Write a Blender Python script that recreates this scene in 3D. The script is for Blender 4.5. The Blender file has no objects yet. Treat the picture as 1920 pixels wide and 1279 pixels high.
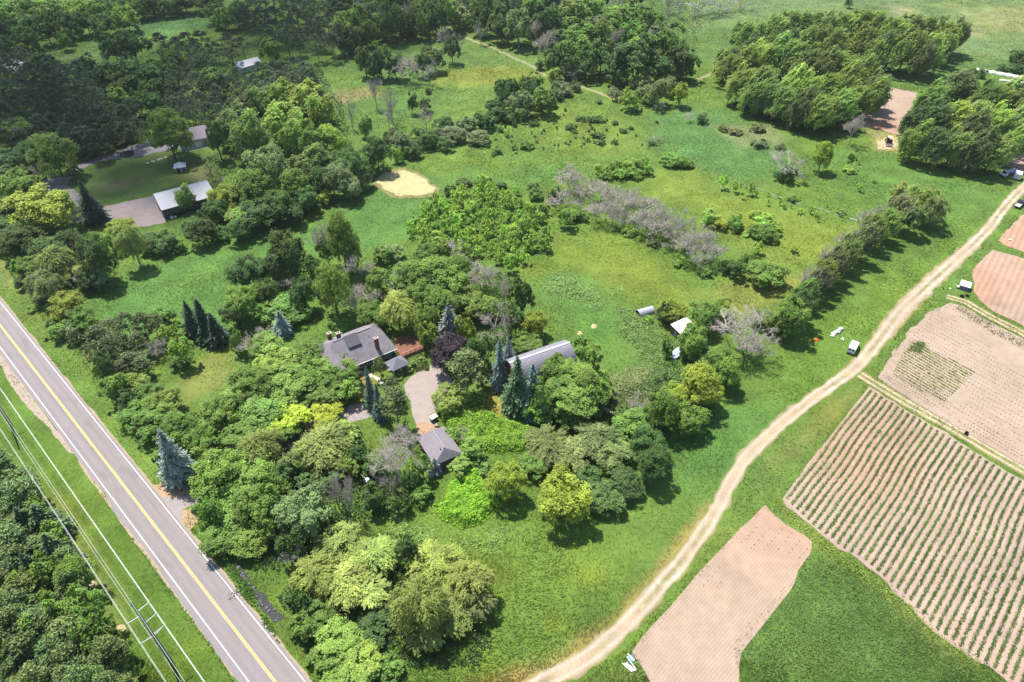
import bpy, bmesh, math, random
import numpy as np
from mathutils import Vector, Matrix
R=math.radians
random.seed(7); rng=np.random.default_rng(11)
S=bpy.context.scene; COL=S.collection
# ---------------------------------------------------------------- camera, sky, sun, exposure
CAM_H=120.0; FPX=1320.0; TILT=R(40.5)           # drone 120 m up, looking 40.5 degrees below the horizon
cam=bpy.data.cameras.new("camera"); camo=bpy.data.objects.new("camera",cam); COL.objects.link(camo)
camo.location=(0,0,CAM_H); camo.rotation_euler=(math.pi/2-TILT,0,0)
cam.sensor_width=36; cam.lens=36*FPX/1920; cam.clip_start=1; cam.clip_end=9000
S.camera=camo
SUN_EL=R(64); SUN_AZ=R(128)                      # azimuth of the sun, counter-clockwise from +X
w=bpy.data.worlds.new("World"); S.world=w; w.use_nodes=True
nt=w.node_tree; bg=nt.nodes["Background"]; sky=nt.nodes.new("ShaderNodeTexSky")
sky.sky_type='NISHITA'; sky.sun_disc=False; sky.sun_elevation=SUN_EL; sky.sun_rotation=R(90)-SUN_AZ
nt.links.new(sky.outputs[0],bg.inputs[0]); bg.inputs[1].default_value=0.105
sl=bpy.data.lights.new("sun",'SUN'); sl.energy=4.8; sl.angle=R(0.55); sl.color=(1,.94,.85)
so=bpy.data.objects.new("sun",sl); COL.objects.link(so)
sdir=Vector((math.cos(SUN_EL)*math.cos(SUN_AZ),math.cos(SUN_EL)*math.sin(SUN_AZ),math.sin(SUN_EL)))
so.rotation_euler=sdir.to_track_quat('Z','Y').to_euler(); so.location=sdir*400
S.view_settings.view_transform='Standard'; S.view_settings.look='None'
S.view_settings.gamma=1; S.view_settings.exposure=0.76; S.view_settings.use_curve_mapping=False
S.cycles.max_bounces=7; S.cycles.diffuse_bounces=4; S.cycles.transparent_max_bounces=12
S.cycles.volume_bounces=1

# ---------------------------------------------------------------- helpers
def P(x,y,z=0.0):
    """world point at height z seen at pixel (x,y) of the 1920x1279 photograph"""
    a=(x-960)/FPX; b=-(y-639.5)/FPX; c,s=math.cos(TILT),math.sin(TILT)
    dy=c+b*s; dz=-s+b*c; t=(z-CAM_H)/dz
    return (a*t,dy*t)
def PP(pts,z=0.0): return [P(x,y,z) for x,y in pts]
def pix_m(Y,z):   # (pixels per metre across, depression of the sight line) at forward distance Y, height z
    h=CAM_H-z; depth=Y*math.cos(TILT)+h*math.sin(TILT)
    return FPX/depth, math.atan2(h,Y)
MATS={}
def nodes(m):
    m.use_nodes=True; t=m.node_tree; t.nodes.clear()
    o=t.nodes.new("ShaderNodeOutputMaterial"); return t,o
def N(t,typ,**k):
    n=t.nodes.new(typ)
    for a,v in k.items(): setattr(n,a,v)
    return n
def mat(name,col,rough=.7,noise=.18,scale=3.0,spec=.3,metal=0.,bump=0.,bscale=None):
    """plain surface with procedural mottling and optional fine relief"""
    if name in MATS: return MATS[name]
    m=bpy.data.materials.new(name); t,o=nodes(m)
    b=N(t,"ShaderNodeBsdfPrincipled"); b.inputs['Roughness'].default_value=rough
    b.inputs['Specular IOR Level'].default_value=spec; b.inputs['Metallic'].default_value=metal
    tc=N(t,"ShaderNodeTexCoord"); nz=N(t,"ShaderNodeTexNoise"); nz.inputs['Scale'].default_value=scale; nz.inputs['Detail'].default_value=6; nz.inputs['Roughness'].default_value=.65
    t.links.new(tc.outputs['Object'],nz.inputs['Vector'])
    mr=N(t,"ShaderNodeMapRange"); mr.inputs['From Min'].default_value=.25; mr.inputs['From Max'].default_value=.75
    mr.inputs['To Min'].default_value=1-noise; mr.inputs['To Max'].default_value=1+noise
    t.links.new(nz.outputs['Fac'],mr.inputs['Value'])
    mx=N(t,"ShaderNodeVectorMath",operation='SCALE'); mx.inputs[0].default_value=col[:3]
    t.links.new(mr.outputs[0],mx.inputs['Scale']); t.links.new(mx.outputs[0],b.inputs['Base Color'])
    if bump:
        n2=N(t,"ShaderNodeTexNoise"); n2.inputs['Scale'].default_value=bscale or scale*3; n2.inputs['Detail'].default_value=5
        t.links.new(tc.outputs['Object'],n2.inputs['Vector'])
        bp=N(t,"ShaderNodeBump"); bp.inputs['Strength'].default_value=bump; bp.inputs['Distance'].default_value=.1
        t.links.new(n2.outputs['Fac'],bp.inputs['Height']); t.links.new(bp.outputs[0],b.inputs['Normal'])
    t.links.new(b.outputs[0],o.inputs[0]); MATS[name]=m; return m
def attr_mat(name,fine=.25,scale=1.2,bump=.5,dist=.25,rough=.85,streak=0.):
    """ground-like surface whose own colour is stored on the mesh (attribute col), broken up by noise and relief"""
    if name in MATS: return MATS[name]
    m=bpy.data.materials.new(name); t,o=nodes(m)
    b=N(t,"ShaderNodeBsdfPrincipled"); b.inputs['Roughness'].default_value=rough; b.inputs['Specular IOR Level'].default_value=.15
    at=N(t,"ShaderNodeAttribute",attribute_name="col"); tc=N(t,"ShaderNodeTexCoord")
    n1=N(t,"ShaderNodeTexNoise"); n1.inputs['Scale'].default_value=scale; n1.inputs['Detail'].default_value=8; n1.inputs['Roughness'].default_value=.72
    n2=N(t,"ShaderNodeTexNoise"); n2.inputs['Scale'].default_value=scale*.13; n2.inputs['Detail'].default_value=4
    for n in(n1,n2): t.links.new(tc.outputs['Object'],n.inputs['Vector'])
    ad=N(t,"ShaderNodeMath",operation='ADD'); t.links.new(n1.outputs['Fac'],ad.inputs[0])
    s2=N(t,"ShaderNodeMath",operation='MULTIPLY'); s2.inputs[1].default_value=.6; t.links.new(n2.outputs['Fac'],s2.inputs[0]); t.links.new(s2.outputs[0],ad.inputs[1])
    mr=N(t,"ShaderNodeMapRange"); mr.inputs['From Min'].default_value=.55; mr.inputs['From Max'].default_value=1.05
    mr.inputs['To Min'].default_value=1-fine; mr.inputs['To Max'].default_value=1+fine; t.links.new(ad.outputs[0],mr.inputs['Value'])
    mx=N(t,"ShaderNodeVectorMath",operation='SCALE'); t.links.new(at.outputs['Color'],mx.inputs[0]); t.links.new(mr.outputs[0],mx.inputs['Scale'])
    t.links.new(mx.outputs[0],b.inputs['Base Color'])
    bp=N(t,"ShaderNodeBump"); bp.inputs['Strength'].default_value=bump; bp.inputs['Distance'].default_value=dist
    t.links.new(n1.outputs['Fac'],bp.inputs['Height']); t.links.new(bp.outputs[0],b.inputs['Normal'])
    t.links.new(b.outputs[0],o.inputs[0]); MATS[name]=m; return m
def leaf_mat(name,trans=.3):
    """foliage: colour of the plant (object colour) varied leaf by leaf (attribute tint) and plant by plant"""
    if name in MATS: return MATS[name]
    m=bpy.data.materials.new(name); t,o=nodes(m)
    oi=N(t,"ShaderNodeObjectInfo"); at=N(t,"ShaderNodeAttribute",attribute_name="tint")
    hs=N(t,"ShaderNodeHueSaturation"); hs.inputs['Saturation'].default_value=.93
    mr=N(t,"ShaderNodeMapRange"); mr.inputs['To Min'].default_value=.484; mr.inputs['To Max'].default_value=.506; t.links.new(oi.outputs['Random'],mr.inputs['Value'])
    mv=N(t,"ShaderNodeMapRange"); mv.inputs['To Min'].default_value=.80; mv.inputs['To Max'].default_value=1.22
    ml=N(t,"ShaderNodeMath",operation='MULTIPLY'); ml.inputs[1].default_value=7.31; fr=N(t,"ShaderNodeMath",operation='FRACT')
    t.links.new(oi.outputs['Random'],ml.inputs[0]); t.links.new(ml.outputs[0],fr.inputs[0]); t.links.new(fr.outputs[0],mv.inputs['Value'])
    t.links.new(mr.outputs[0],hs.inputs['Hue']); t.links.new(mv.outputs[0],hs.inputs['Value'])
    mx=N(t,"ShaderNodeVectorMath",operation='MULTIPLY'); t.links.new(oi.outputs['Color'],mx.inputs[0]); t.links.new(at.outputs['Color'],mx.inputs[1])
    t.links.new(mx.outputs[0],hs.inputs['Color'])
    b=N(t,"ShaderNodeBsdfPrincipled"); b.inputs['Roughness'].default_value=.55; b.inputs['Specular IOR Level'].default_value=.25
    tr=N(t,"ShaderNodeBsdfTranslucent"); ms=N(t,"ShaderNodeMixShader"); ms.inputs[0].default_value=trans
    hs2=N(t,"ShaderNodeHueSaturation"); hs2.inputs['Hue'].default_value=.485; hs2.inputs['Value'].default_value=1.25; t.links.new(hs.outputs[0],hs2.inputs['Color'])
    t.links.new(hs.outputs[0],b.inputs['Base Color']); t.links.new(hs2.outputs[0],tr.inputs['Color'])
    t.links.new(b.outputs[0],ms.inputs[1]); t.links.new(tr.outputs[0],ms.inputs[2]); t.links.new(ms.outputs[0],o.inputs[0])
    MATS[name]=m; return m
def npmesh(name,verts,faces,k,m,attr=None,attrname="col",smooth=False):
    """mesh from arrays; faces (F,k); attr = per-vertex rgb"""
    me=bpy.data.meshes.new(name); verts=np.asarray(verts,np.float32); faces=np.asarray(faces,np.int32)
    me.vertices.add(len(verts)); me.vertices.foreach_set("co",verts.ravel())
    me.loops.add(faces.size); me.loops.foreach_set("vertex_index",faces.ravel())
    me.polygons.add(len(faces)); me.polygons.foreach_set("loop_start",np.arange(0,faces.size,k,dtype=np.int32))
    me.polygons.foreach_set("use_smooth",np.full(len(faces),smooth))
    me.update(calc_edges=True)
    if attr is not None:
        a=me.attributes.new(attrname,'FLOAT_COLOR','POINT')
        a.data.foreach_set("color",np.hstack([np.asarray(attr,np.float32),np.ones((len(verts),1),np.float32)]).ravel())
    if m: me.materials.append(m)
    return me
class MB:
    """collects simple shapes; build() links them as ONE mesh object"""
    def __init__(s): s.v=[]; s.f=[]
    def add(s,v,f):
        o=len(s.v); s.v+= [tuple(p) for p in v]; s.f+=[tuple(i+o for i in q) for q in f]; return s
    def box(s,c,d,rz=0.,tilt=None):
        x,y,z=[q/2 for q in d]; M=Matrix.Translation(c)@Matrix.Rotation(rz,4,'Z')
        if tilt: M=M@tilt
        v=[M@Vector((a*x,b*y,e*z)) for e in(-1,1) for a,b in((-1,-1),(1,-1),(1,1),(-1,1))]
        return s.add(v,[(3,2,1,0),(4,5,6,7),(0,1,5,4),(1,2,6,5),(2,3,7,6),(3,0,4,7)])
    def tube(s,a,b,r0,r1,n=6,cap=True):
        a=Vector(a); b=Vector(b); d=(b-a)
        if d.length<1e-6: return s
        q=d.to_track_quat('Z','Y'); v=[]
        for p,r in((a,r0),(b,r1)):
            v+=[p+q@Vector((math.cos(2*math.pi*i/n)*r,math.sin(2*math.pi*i/n)*r,0)) for i in range(n)]
        f=[(i,(i+1)%n,n+(i+1)%n,n+i) for i in range(n)]
        if cap: f+=[tuple(range(n-1,-1,-1)),tuple(range(n,2*n))]
        return s.add(v,f)
    def path(s,pts,r,n=5):
        for a,b in zip(pts[:-1],pts[1:]): s.tube(a,b,r,r,n,False)
        return s
    def prism(s,prof,x0,x1):
        """profile in (y,z), extruded along x"""
        n=len(prof); v=[(x0,y,z) for y,z in prof]+[(x1,y,z) for y,z in prof]
        return s.add(v,[tuple(range(n-1,-1,-1)),tuple(range(n,2*n))]+[(i,(i+1)%n,n+(i+1)%n,n+i) for i in range(n)])
    def lathe(s,prof,n=14,c=(0,0,0)):
        k=len(prof); v=[(c[0]+r*math.cos(2*math.pi*j/n),c[1]+r*math.sin(2*math.pi*j/n),c[2]+z) for j in range(n) for r,z in prof]
        return s.add(v,[(j*k+i,((j+1)%n)*k+i,((j+1)%n)*k+i+1,j*k+i+1) for j in range(n) for i in range(k-1)])
    def blob(s,c,r,seed=0,sub=2,amp=.2,sq=(1,1,1)):
        bm=bmesh.new(); bmesh.ops.create_icosphere(bm,subdivisions=sub,radius=1)
        rr=random.Random(seed); ph=[rr.uniform(0,6) for _ in range(6)]
        v=[]
        for q in bm.verts:
            p=q.co; k=1+amp*(math.sin(3*p.x+ph[0])*math.sin(2.6*p.y+ph[1])+.6*math.sin(5*p.z+ph[2]+2*p.x)+.4*math.sin(7*p.y+ph[3]))
            v.append((c[0]+p.x*k*r*sq[0],c[1]+p.y*k*r*sq[1],c[2]+p.z*k*r*sq[2]))
        f=[[q.index for q in g.verts] for g in bm.faces]; bm.free(); return s.add(v,f)
    def mesh(s,name,m,smooth=False,bevel=0.):
        me=bpy.data.meshes.new(name); me.from_pydata(s.v,[],s.f)
        bm=bmesh.new(); bm.from_mesh(me)
        if bevel:
            try: bmesh.ops.bevel(bm,geom=list(bm.edges),offset=bevel,segments=2,affect='EDGES',profile=.5,clamp_overlap=True)
            except Exception: pass
        bmesh.ops.recalc_face_normals(bm,faces=bm.faces); bm.to_mesh(me); bm.free()
        if smooth: me.polygons.foreach_set("use_smooth",[True]*len(me.polygons))
        if m: me.materials.append(m)
        me.update(); return me
    def build(s,name,m,parent=None,smooth=False,bevel=0.,label=None):
        o=bpy.data.objects.new(name,s.mesh(name,m,smooth,bevel)); COL.objects.link(o)
        if parent: o.parent=parent
        if label: o['label']=label
        return o
def tag(o,label=None,cat=None,group=None,kind=None):
    if label: o['label']=label
    if cat: o['category']=cat
    if group: o['group']=group
    if kind: o['kind']=kind
    return o
def thing(name,label,cat,loc=(0,0,0),rz=0.,group=None):
    o=bpy.data.objects.new(name,None); COL.objects.link(o); o.location=loc; o.rotation_euler=(0,0,rz)
    o.empty_display_size=.5
    return tag(o,label,cat,group)
def link(name,me,parent=None,kind=None):
    o=bpy.data.objects.new(name,me); COL.objects.link(o)
    if parent: o.parent=parent
    if kind: o['kind']=kind
    return o
def chaikin(pts,n=2):
    for _ in range(n):
        q=[pts[0]]
        for a,b in zip(pts[:-1],pts[1:]):
            q+=[(a[0]*.75+b[0]*.25,a[1]*.75+b[1]*.25),(a[0]*.25+b[0]*.75,a[1]*.25+b[1]*.75)]
        pts=q+[pts[-1]]
    return pts
def inside(poly,x,y):
    """vectorised point in polygon"""
    x=np.asarray(x); y=np.asarray(y); r=np.zeros(x.shape,bool); n=len(poly)
    for i in range(n):
        x0,y0=poly[i]; x1,y1=poly[(i+1)%n]
        if y0==y1: continue
        c=((y0>y)!=(y1>y))&(x<(x1-x0)*(y-y0)/(y1-y0)+x0); r^=c
    return r
def sdist(poly,x,y,closed=True):
    """distance to the outline"""
    d=np.full(np.shape(x),1e9); n=len(poly)
    for i in range(n if closed else n-1):
        ax,ay=poly[i]; bx,by=poly[(i+1)%n]; dx,dy=bx-ax,by-ay; L=dx*dx+dy*dy+1e-9
        t=np.clip(((x-ax)*dx+(y-ay)*dy)/L,0,1); d=np.minimum(d,np.hypot(x-ax-t*dx,y-ay-t*dy))
    return d
def vnoise(x,y,scale,seed):
    """smooth value noise 0..1"""
    g=np.random.default_rng(seed).random((64,64)); x_=np.asarray(x,float); y_=np.asarray(y,float); u=(x_*.8+y_*.6)/scale+1000.3; v=(y_*.8-x_*.6)/scale+1000.7
    i=np.floor(u).astype(int); j=np.floor(v).astype(int); fx=u-i; fy=v-j; fx=fx*fx*(3-2*fx); fy=fy*fy*(3-2*fy)
    a=g[i%64,j%64]; b=g[(i+1)%64,j%64]; c=g[i%64,(j+1)%64]; d=g[(i+1)%64,(j+1)%64]
    return (a*(1-fx)+b*fx)*(1-fy)+(c*(1-fx)+d*fx)*fy
def rough_outline(poly,step=1.2,amp=.35,seed=0):
    """outline with points every step metres, pushed in and out like a real worn edge"""
    out=[]; n=len(poly)
    for i in range(n):
        a=np.array(poly[i]); b=np.array(poly[(i+1)%n]); L=np.linalg.norm(b-a); k=max(1,int(L/step)); nrm=np.array([-(b-a)[1],(b-a)[0]])/(L+1e-9)
        for j in range(k):
            p=a+(b-a)*j/k; q=(vnoise(p[0],p[1],3.0,seed+5)-.5)*2*amp+(vnoise(p[0],p[1],.9,seed+9)-.5)*amp
            out.append(tuple(p+nrm*q))
    return out
def sheet(name,poly,z,m,kind='structure',amp=.35,step=1.2,seed=0,thick=0.):
    pts=rough_outline(poly,step,amp,seed) if amp else poly
    bm=bmesh.new(); vs=[bm.verts.new((x,y,z)) for x,y in pts]; f=bm.faces.new(vs)
    bmesh.ops.triangulate(bm,faces=[f]); bmesh.ops.recalc_face_normals(bm,faces=bm.faces)
    me=bpy.data.meshes.new(name); bm.to_mesh(me); bm.free()
    if me.polygons and me.polygons[0].normal.z<0: me.flip_normals()
    me.materials.append(m); return link(name,me,None,kind)
# ---------------------------------------------------------------- plant cover of the ground (own colours, by what grows where)
GREEN=(.093,.163,.029)
ZONES=[ # (outline in photo pixels, colour, soft edge in metres, strength)
 ([(640,0),(640,-40),(2300,-40),(2300,180),(1700,150),(1350,120),(1000,140),(640,200)],(.088,.16,.040),14,.8),
 ([(1280,0),(2100,-30),(2100,110),(1780,110),(1500,30),(1300,60)],(.125,.185,.070),12,.8),
 ([(1660,12),(1700,10),(1740,40),(1830,50),(1850,70),(1800,70),(1700,40)],(.27,.26,.13),7,.65),
 ([(1780,20),(1920,10),(1990,30),(1920,60),(1840,50)],(.21,.23,.10),8,.6),
 ([(640,160),(760,135),(860,100),(1010,120),(1060,150),(930,170),(860,200),(760,240),(640,250)],(.085,.160,.036),7,.8),
 ([(810,150),(870,128),(1000,128),(1015,150),(930,160),(870,165)],(.17,.205,.035),6,.8),
 ([(600,180),(650,172),(700,170),(720,180),(650,192),(610,194)],(.24,.19,.09),4,.7),
 ([(860,190),(1000,205),(1110,195),(1270,230),(1330,280),(1330,340),(1100,320),(900,310),(740,290),(820,250)],(.105,.180,.034),8,.9),
 ([(1000,205),(1090,200),(1180,225),(1210,280),(1120,300),(1010,270)],(.145,.200,.035),8,.75),
 ([(1210,215),(1340,200),(1480,280),(1500,330),(1420,340),(1330,330),(1240,280)],(.075,.165,.048),7,.8),
 ([(1150,330),(1290,310),(1370,350),(1600,420),(1610,470),(1480,520),(1400,480),(1280,390)],(.150,.205,.032),6,.85),
 ([(1330,350),(1470,350),(1620,400),(1580,420),(1400,370)],(.11,.19,.035),5,.6),
 ([(1500,290),(1680,250),(1700,310),(1840,340),(1850,420),(1760,420),(1620,370)],(.090,.175,.036),6,.8),
 ([(1000,500),(1060,442),(1190,460),(1290,520),(1300,580),(1180,580),(1110,520),(1000,540)],(.140,.190,.026),6,.8),
 ([(1070,500),(1130,470),(1230,490),(1250,540),(1160,560),(1110,530)],(.16,.20,.03),6,.4),
 ([(990,530),(1080,515),(1160,560),(1270,640),(1280,740),(1180,770),(1120,680),(1090,610),(1010,580)],(.088,.170,.036),4,.8),
 ([(1010,520),(1080,510),(1110,540),(1140,575),(1080,570),(1020,555)],(.092,.175,.038),2,.7),
 ([(1080,575),(1150,590),(1160,625),(1110,640),(1080,610)],(.075,.165,.03),3,.8),
 ([(1140,720),(1230,690),(1270,720),(1230,760),(1160,770)],(.19,.21,.09),3,.6),
 ([(170,600),(225,520),(330,480),(470,450),(560,430),(690,385),(780,400),(760,450),(640,480),(520,520),(450,600),(250,625)],(.080,.170,.036),4,.95),
 ([(640,380),(720,320),(830,330),(900,310),(1040,320),(1050,360),(960,350),(850,350),(760,430),(690,440)],(.078,.165,.036),4,.8),
 ([(1300,580),(1420,500),(1520,520),(1480,570),(1430,590),(1350,600)],(.170,.200,.045),4,.8),
 ([(1500,700),(1580,620),(1640,560),(1780,440),(1860,420),(1800,500),(1700,590),(1600,690),(1480,770),(1420,800)],(.115,.195,.030),4,.9),
 ([(1480,760),(1400,830),(1340,940),(1280,1040),(1180,1120),(1050,1200),(960,1240),(930,1150),(1100,1000),(1200,920),(1330,760)],(.080,.162,.036),5,.9),
 ([(700,990),(900,960),(1050,960),(1250,900),(1290,980),(1200,1100),(1000,1220),(950,1200),(960,1090),(880,1040)],(.094,.166,.031),5,.95),
 ([(1020,1010),(1120,1000),(1160,1050),(1120,1090),(1040,1090)],(.115,.180,.028),6,.6),
 ([(1080,1075),(1120,1062),(1125,1095),(1085,1100)],(.17,.22,.02),2,.5),
 ([(1030,1160),(1060,1180),(1045,1192),(1025,1178)],(.20,.24,.02),1.2,.5),
 ([(1230,780),(1300,760),(1400,800),(1380,860),(1290,880)],(.075,.165,.035),4,.7),
 ([(130,330),(170,312),(300,285),(395,290),(395,330),(380,345),(220,372),(190,380),(150,370)],(.085,.140,.034),2,.95),
 ([(190,345),(245,330),(262,338),(240,352),(185,360)],(.19,.16,.085),2.5,.6),
 ([(345,330),(380,312),(400,325),(380,342)],(.19,.16,.085),2.5,.6),
 ([(70,80),(190,60),(215,85),(180,130),(110,135),(70,110)],(.085,.150,.040),3,.85),
 ([(260,70),(250,40),(330,25),(420,15),(410,40),(330,68)],(.075,.158,.050),4,.85),
 ([(330,720),(400,665),(445,655),(440,690),(390,730),(350,750)],(.175,.19,.045),2.5,.85),
 ([(905,735),(955,740),(965,765),(920,780),(900,765)],(.25,.22,.055),1.5,.9),
 ([(660,705),(690,700),(700,725),(685,745),(660,745)],(.26,.21,.07),1.2,.9),
 ([(-60,600),(0,690),(150,870),(280,1060),(450,1300),(330,1300),(265,1270),(200,1150),(110,1000),(0,830),(-100,720)],(.080,.145,.021),3,.95),
 ([(70,880),(110,940),(150,1010),(190,1090),(240,1180),(225,1185),(150,1060),(90,960)],(.17,.18,.05),2,.5),
 ([(0,480),(30,520),(110,610),(170,640),(230,760),(320,900),(290,880),(200,760),(90,640),(0,560)],(.115,.18,.032),2,.8),
 ([(0,490),(45,515),(80,545),(60,550),(0,520)],(.20,.20,.07),2,.7),
 ([(1387,1300),(1390,1205),(1450,1130),(1500,1050),(1530,1010),(1650,1090),(1760,1190),(1900,1290),(1900,1400),(1380,1400)],(.078,.150,.034),2.5,.95),
 ([(1470,935),(1560,1028),(1700,1130),(1830,1250),(1780,1240),(1690,1160),(1600,1080),(1500,1005)],(.15,.19,.05),1.5,.85),
 ([(1620,720),(1460,930),(1440,945),(1430,945),(1340,1050),(1290,1100),(1330,1020),(1400,900),(1500,790)],(.115,.18,.038),2,.85),
 ([(1560,760),(1610,715),(1625,722),(1560,790),(1480,860),(1450,870)],(.19,.19,.06),2,.6),
 ([(1650,690),(1720,580),(1790,520),(1880,430),(1870,470),(1810,560),(1740,585),(1690,640)],(.10,.175,.035),2,.85),
 ([(900,1300),(960,1268),(1055,1222),(1135,1165),(1220,1080),(1290,992),(1335,935),(1330,990),(1250,1100),(1170,1185),(1060,1262),(990,1300)],(.25,.20,.075),1.2,.8),
 ([(880,1290),(960,1255),(1030,1225),(1010,1255),(960,1285)],(.26,.22,.09),2,.7),
 ([(1110,1290),(1180,1235),(1215,1250),(1225,1300)],(.115,.17,.04),1,.8),
 ([(1440,700),(1530,610),(1590,600),(1640,620),(1580,700),(1500,760)],(.10,.185,.028),3,.7),
 ([(1620,240),(1700,255),(1700,285),(1650,280)],(.27,.25,.12),2,.7),
 ([(1330,235),(1450,235),(1470,270),(1380,275)],(.21,.22,.10),3,.6),
]
ZW=[(PP(p),np.array(c),s,k) for p,c,s,k in ZONES]
TRACK=chaikin(PP([(985,1300),(1028,1273),(1073,1252),(1123,1219),(1173,1172),(1207,1135),(1240,1095),(1273,1059),(1313,1005),(1347,952),(1370,902),(1393,865),(1413,843),(1447,809),(1487,776),(1530,743),(1573,713),(1605,689),(1625,665),(1643,643),(1667,613),(1687,586),(1720,553),(1757,519),(1790,489),(1827,456),(1853,429),(1872,403),(1897,373),(1930,340),(1990,290)]),2)
def zone_col(x,y):
    x=np.asarray(x,float); y=np.asarray(y,float); c=np.tile(np.array(GREEN),(len(x),1))
    n1=vnoise(x,y,38,1); n2=vnoise(x,y,11,2); n3=vnoise(x,y,3.5,3); wob=(vnoise(x,y,7,4)-.5)*2+(vnoise(x,y,2.4,5)-.5)
    for poly,col,soft,k in ZW:
        px=[p[0] for p in poly]; py=[p[1] for p in poly]
        sel=np.nonzero((x>min(px)-2*soft)&(x<max(px)+2*soft)&(y>min(py)-2*soft)&(y<max(py)+2*soft))[0]
        if len(sel)==0: continue
        xs,ys=x[sel],y[sel]; d=sdist(poly,xs,ys); d=np.where(inside(poly,xs,ys),d,-d)
        a=np.clip((d+wob[sel]*soft*.7)/soft*.5+.5,0,1)*k
        c[sel]=c[sel]*(1-a[:,None])+col*a[:,None]
    yel=np.clip((n1-.45)*1.6,0,1)*.30+np.clip((n2-.62)*2.5,0,1)*.35
    c=c*(1-yel[:,None])+c*np.array([1.5,1.13,.8])*yel[:,None]
    blu=np.clip((.38-n2)*2.5,0,1)*.5
    c=c*(1-blu[:,None])+c*np.array([.88,.98,1.12])*blu[:,None]
    return c*(.82+.30*n3)[:,None]*(.92+.16*vnoise(x,y,22,6))[:,None]
# ground: one sheet, fine where it is seen, running out past the horizon
nx,ny=430,300
gx=np.concatenate([[-6000,-2500,-1000,-600],np.linspace(-420,420,nx),[600,1000,2500,6000]])
gy=np.concatenate([[-3000,-1000,-200],np.linspace(20,620,ny),[800,1400,3000,8000]])
XX,YY=np.meshgrid(gx,gy); xs,ys=XX.ravel(),YY.ravel()
W_=len(gx); i=np.arange(len(gy)-1)[:,None]*W_+np.arange(W_-1)[None,:]
gf=np.stack([i,i+1,i+W_+1,i+W_],-1).reshape(-1,4)
gm=attr_mat("grass_ground",fine=.34,scale=.9,bump=.7,dist=.4)
link("ground",npmesh("ground",np.stack([xs,ys,np.zeros_like(xs)],1),gf,4,gm,zone_col(xs,ys)),None,'structure')

# ---------------------------------------------------------------- the road
RC=np.array(P(187,852)); _d=np.array(P(515,1279))-np.array(P(12,626)); RD=_d/np.linalg.norm(_d); RN=np.array([RD[1],-RD[0]])  # RN points to the power-line side
if RN[0]>0: RN=-RN
def rp(s,t): q=RC+RD*s+RN*t; return (q[0],q[1])
asph=mat("asphalt",(.235,.222,.235),rough=.85,noise=.10,scale=.6,spec=.25,bump=.25,bscale=9)
def road_mat():
    m=bpy.data.materials.new("worn_asphalt"); t,o=nodes(m); b=N(t,"ShaderNodeBsdfPrincipled"); b.inputs['Roughness'].default_value=.82; b.inputs['Specular IOR Level'].default_value=.25
    at=N(t,"ShaderNodeAttribute",attribute_name="col"); tc=N(t,"ShaderNodeTexCoord"); n=N(t,"ShaderNodeTexNoise"); n.inputs['Scale'].default_value=2.2; n.inputs['Detail'].default_value=9; n.inputs['Roughness'].default_value=.75
    t.links.new(tc.outputs['Object'],n.inputs['Vector']); mr=N(t,"ShaderNodeMapRange"); mr.inputs['To Min'].default_value=.84; mr.inputs['To Max'].default_value=1.16
    t.links.new(n.outputs['Fac'],mr.inputs['Value']); mx=N(t,"ShaderNodeVectorMath",operation='SCALE'); t.links.new(at.outputs['Color'],mx.inputs[0]); t.links.new(mr.outputs[0],mx.inputs['Scale'])
    t.links.new(mx.outputs[0],b.inputs['Base Color']); t.links.new(b.outputs[0],o.inputs[0]); return m
left_edge=[(447,1279),(383,1192),(333,1119),(290,1055),(267,1022),(240,992),(222,975),(213,959),(200,929),(167,889),(140,852),(100,797),(58,742),(33,708),(0,663)]
le=[]                                                  # asphalt edge on the power-line side, as (s,t)
for p in left_edge:
    q=np.array(P(*p))-RC; le.append((q@RD,q@RN))
le.sort(); ls=np.array([a for a,_ in le]); lt=np.array([b for _,b in le])
sv=np.arange(-420,330,1.0); tl=np.interp(sv,ls,lt)
tv=np.linspace(0,1,22); V=[];C=[]
for s,tL in zip(sv,tl):
    e1=(vnoise(np.array([s]),np.array([0.]),2.3,31)[0]-.5)*.25; e2=(vnoise(np.array([s]),np.array([9.]),2.3,32)[0]-.5)*.3
    for f in tv:
        t=-4.05+e2+(tL+e1+4.05-e2)*f; x,y=rp(s,t); V.append((x,y,.05))
        wear=.9+.1*abs(math.cos((t-1.6)*2.1)) if abs(t)<3.2 else .96
        wear*=1-.10*float(vnoise(np.array([s/5.]),np.array([t/1.7]),1.,35)[0]>.86)-(.10 if abs(t-.42)<.09 else 0); wear*=.94+.12*vnoise(np.array([s/6]),np.array([t*3]),1.,33)[0]
        C.append((.225*wear,.203*wear,.208*wear))
k=len(tv); i=np.arange(len(sv)-1)[:,None]*k+np.arange(k-1)[None,:]; f=np.stack([i,i+1,i+k+1,i+k],-1).reshape(-1,4)
road=link("road",npmesh("road",V,f,4,road_mat(),C),None,'structure')
if road.data.polygons[0].normal.z<0: road.data.flip_normals()
wpaint=mat("white_road_paint",(.78,.77,.78),rough=.6,noise=.12,scale=2); ypaint=mat("yellow_road_paint",(.78,.50,.10),rough=.6,noise=.14,scale=2)
def stripe(name,t,wd,m,parent):
    mb=MB()
    for s in np.arange(-415,325,5.0):
        a,b=rp(s,t-wd/2),rp(s,t+wd/2); c,d=rp(s+5,t+wd/2),rp(s+5,t-wd/2)
        mb.add([(*a,.056),(*b,.056),(*c,.056),(*d,.056)],[(0,1,2,3)])
    return mb.build(name,m,parent)
stripe("edge_line",3.05,.125,wpaint,road); stripe("edge_line",-3.48,.125,wpaint,road)
stripe("centre_line",.14,.13,ypaint,road); stripe("centre_line",-.14,.13,ypaint,road)
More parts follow.
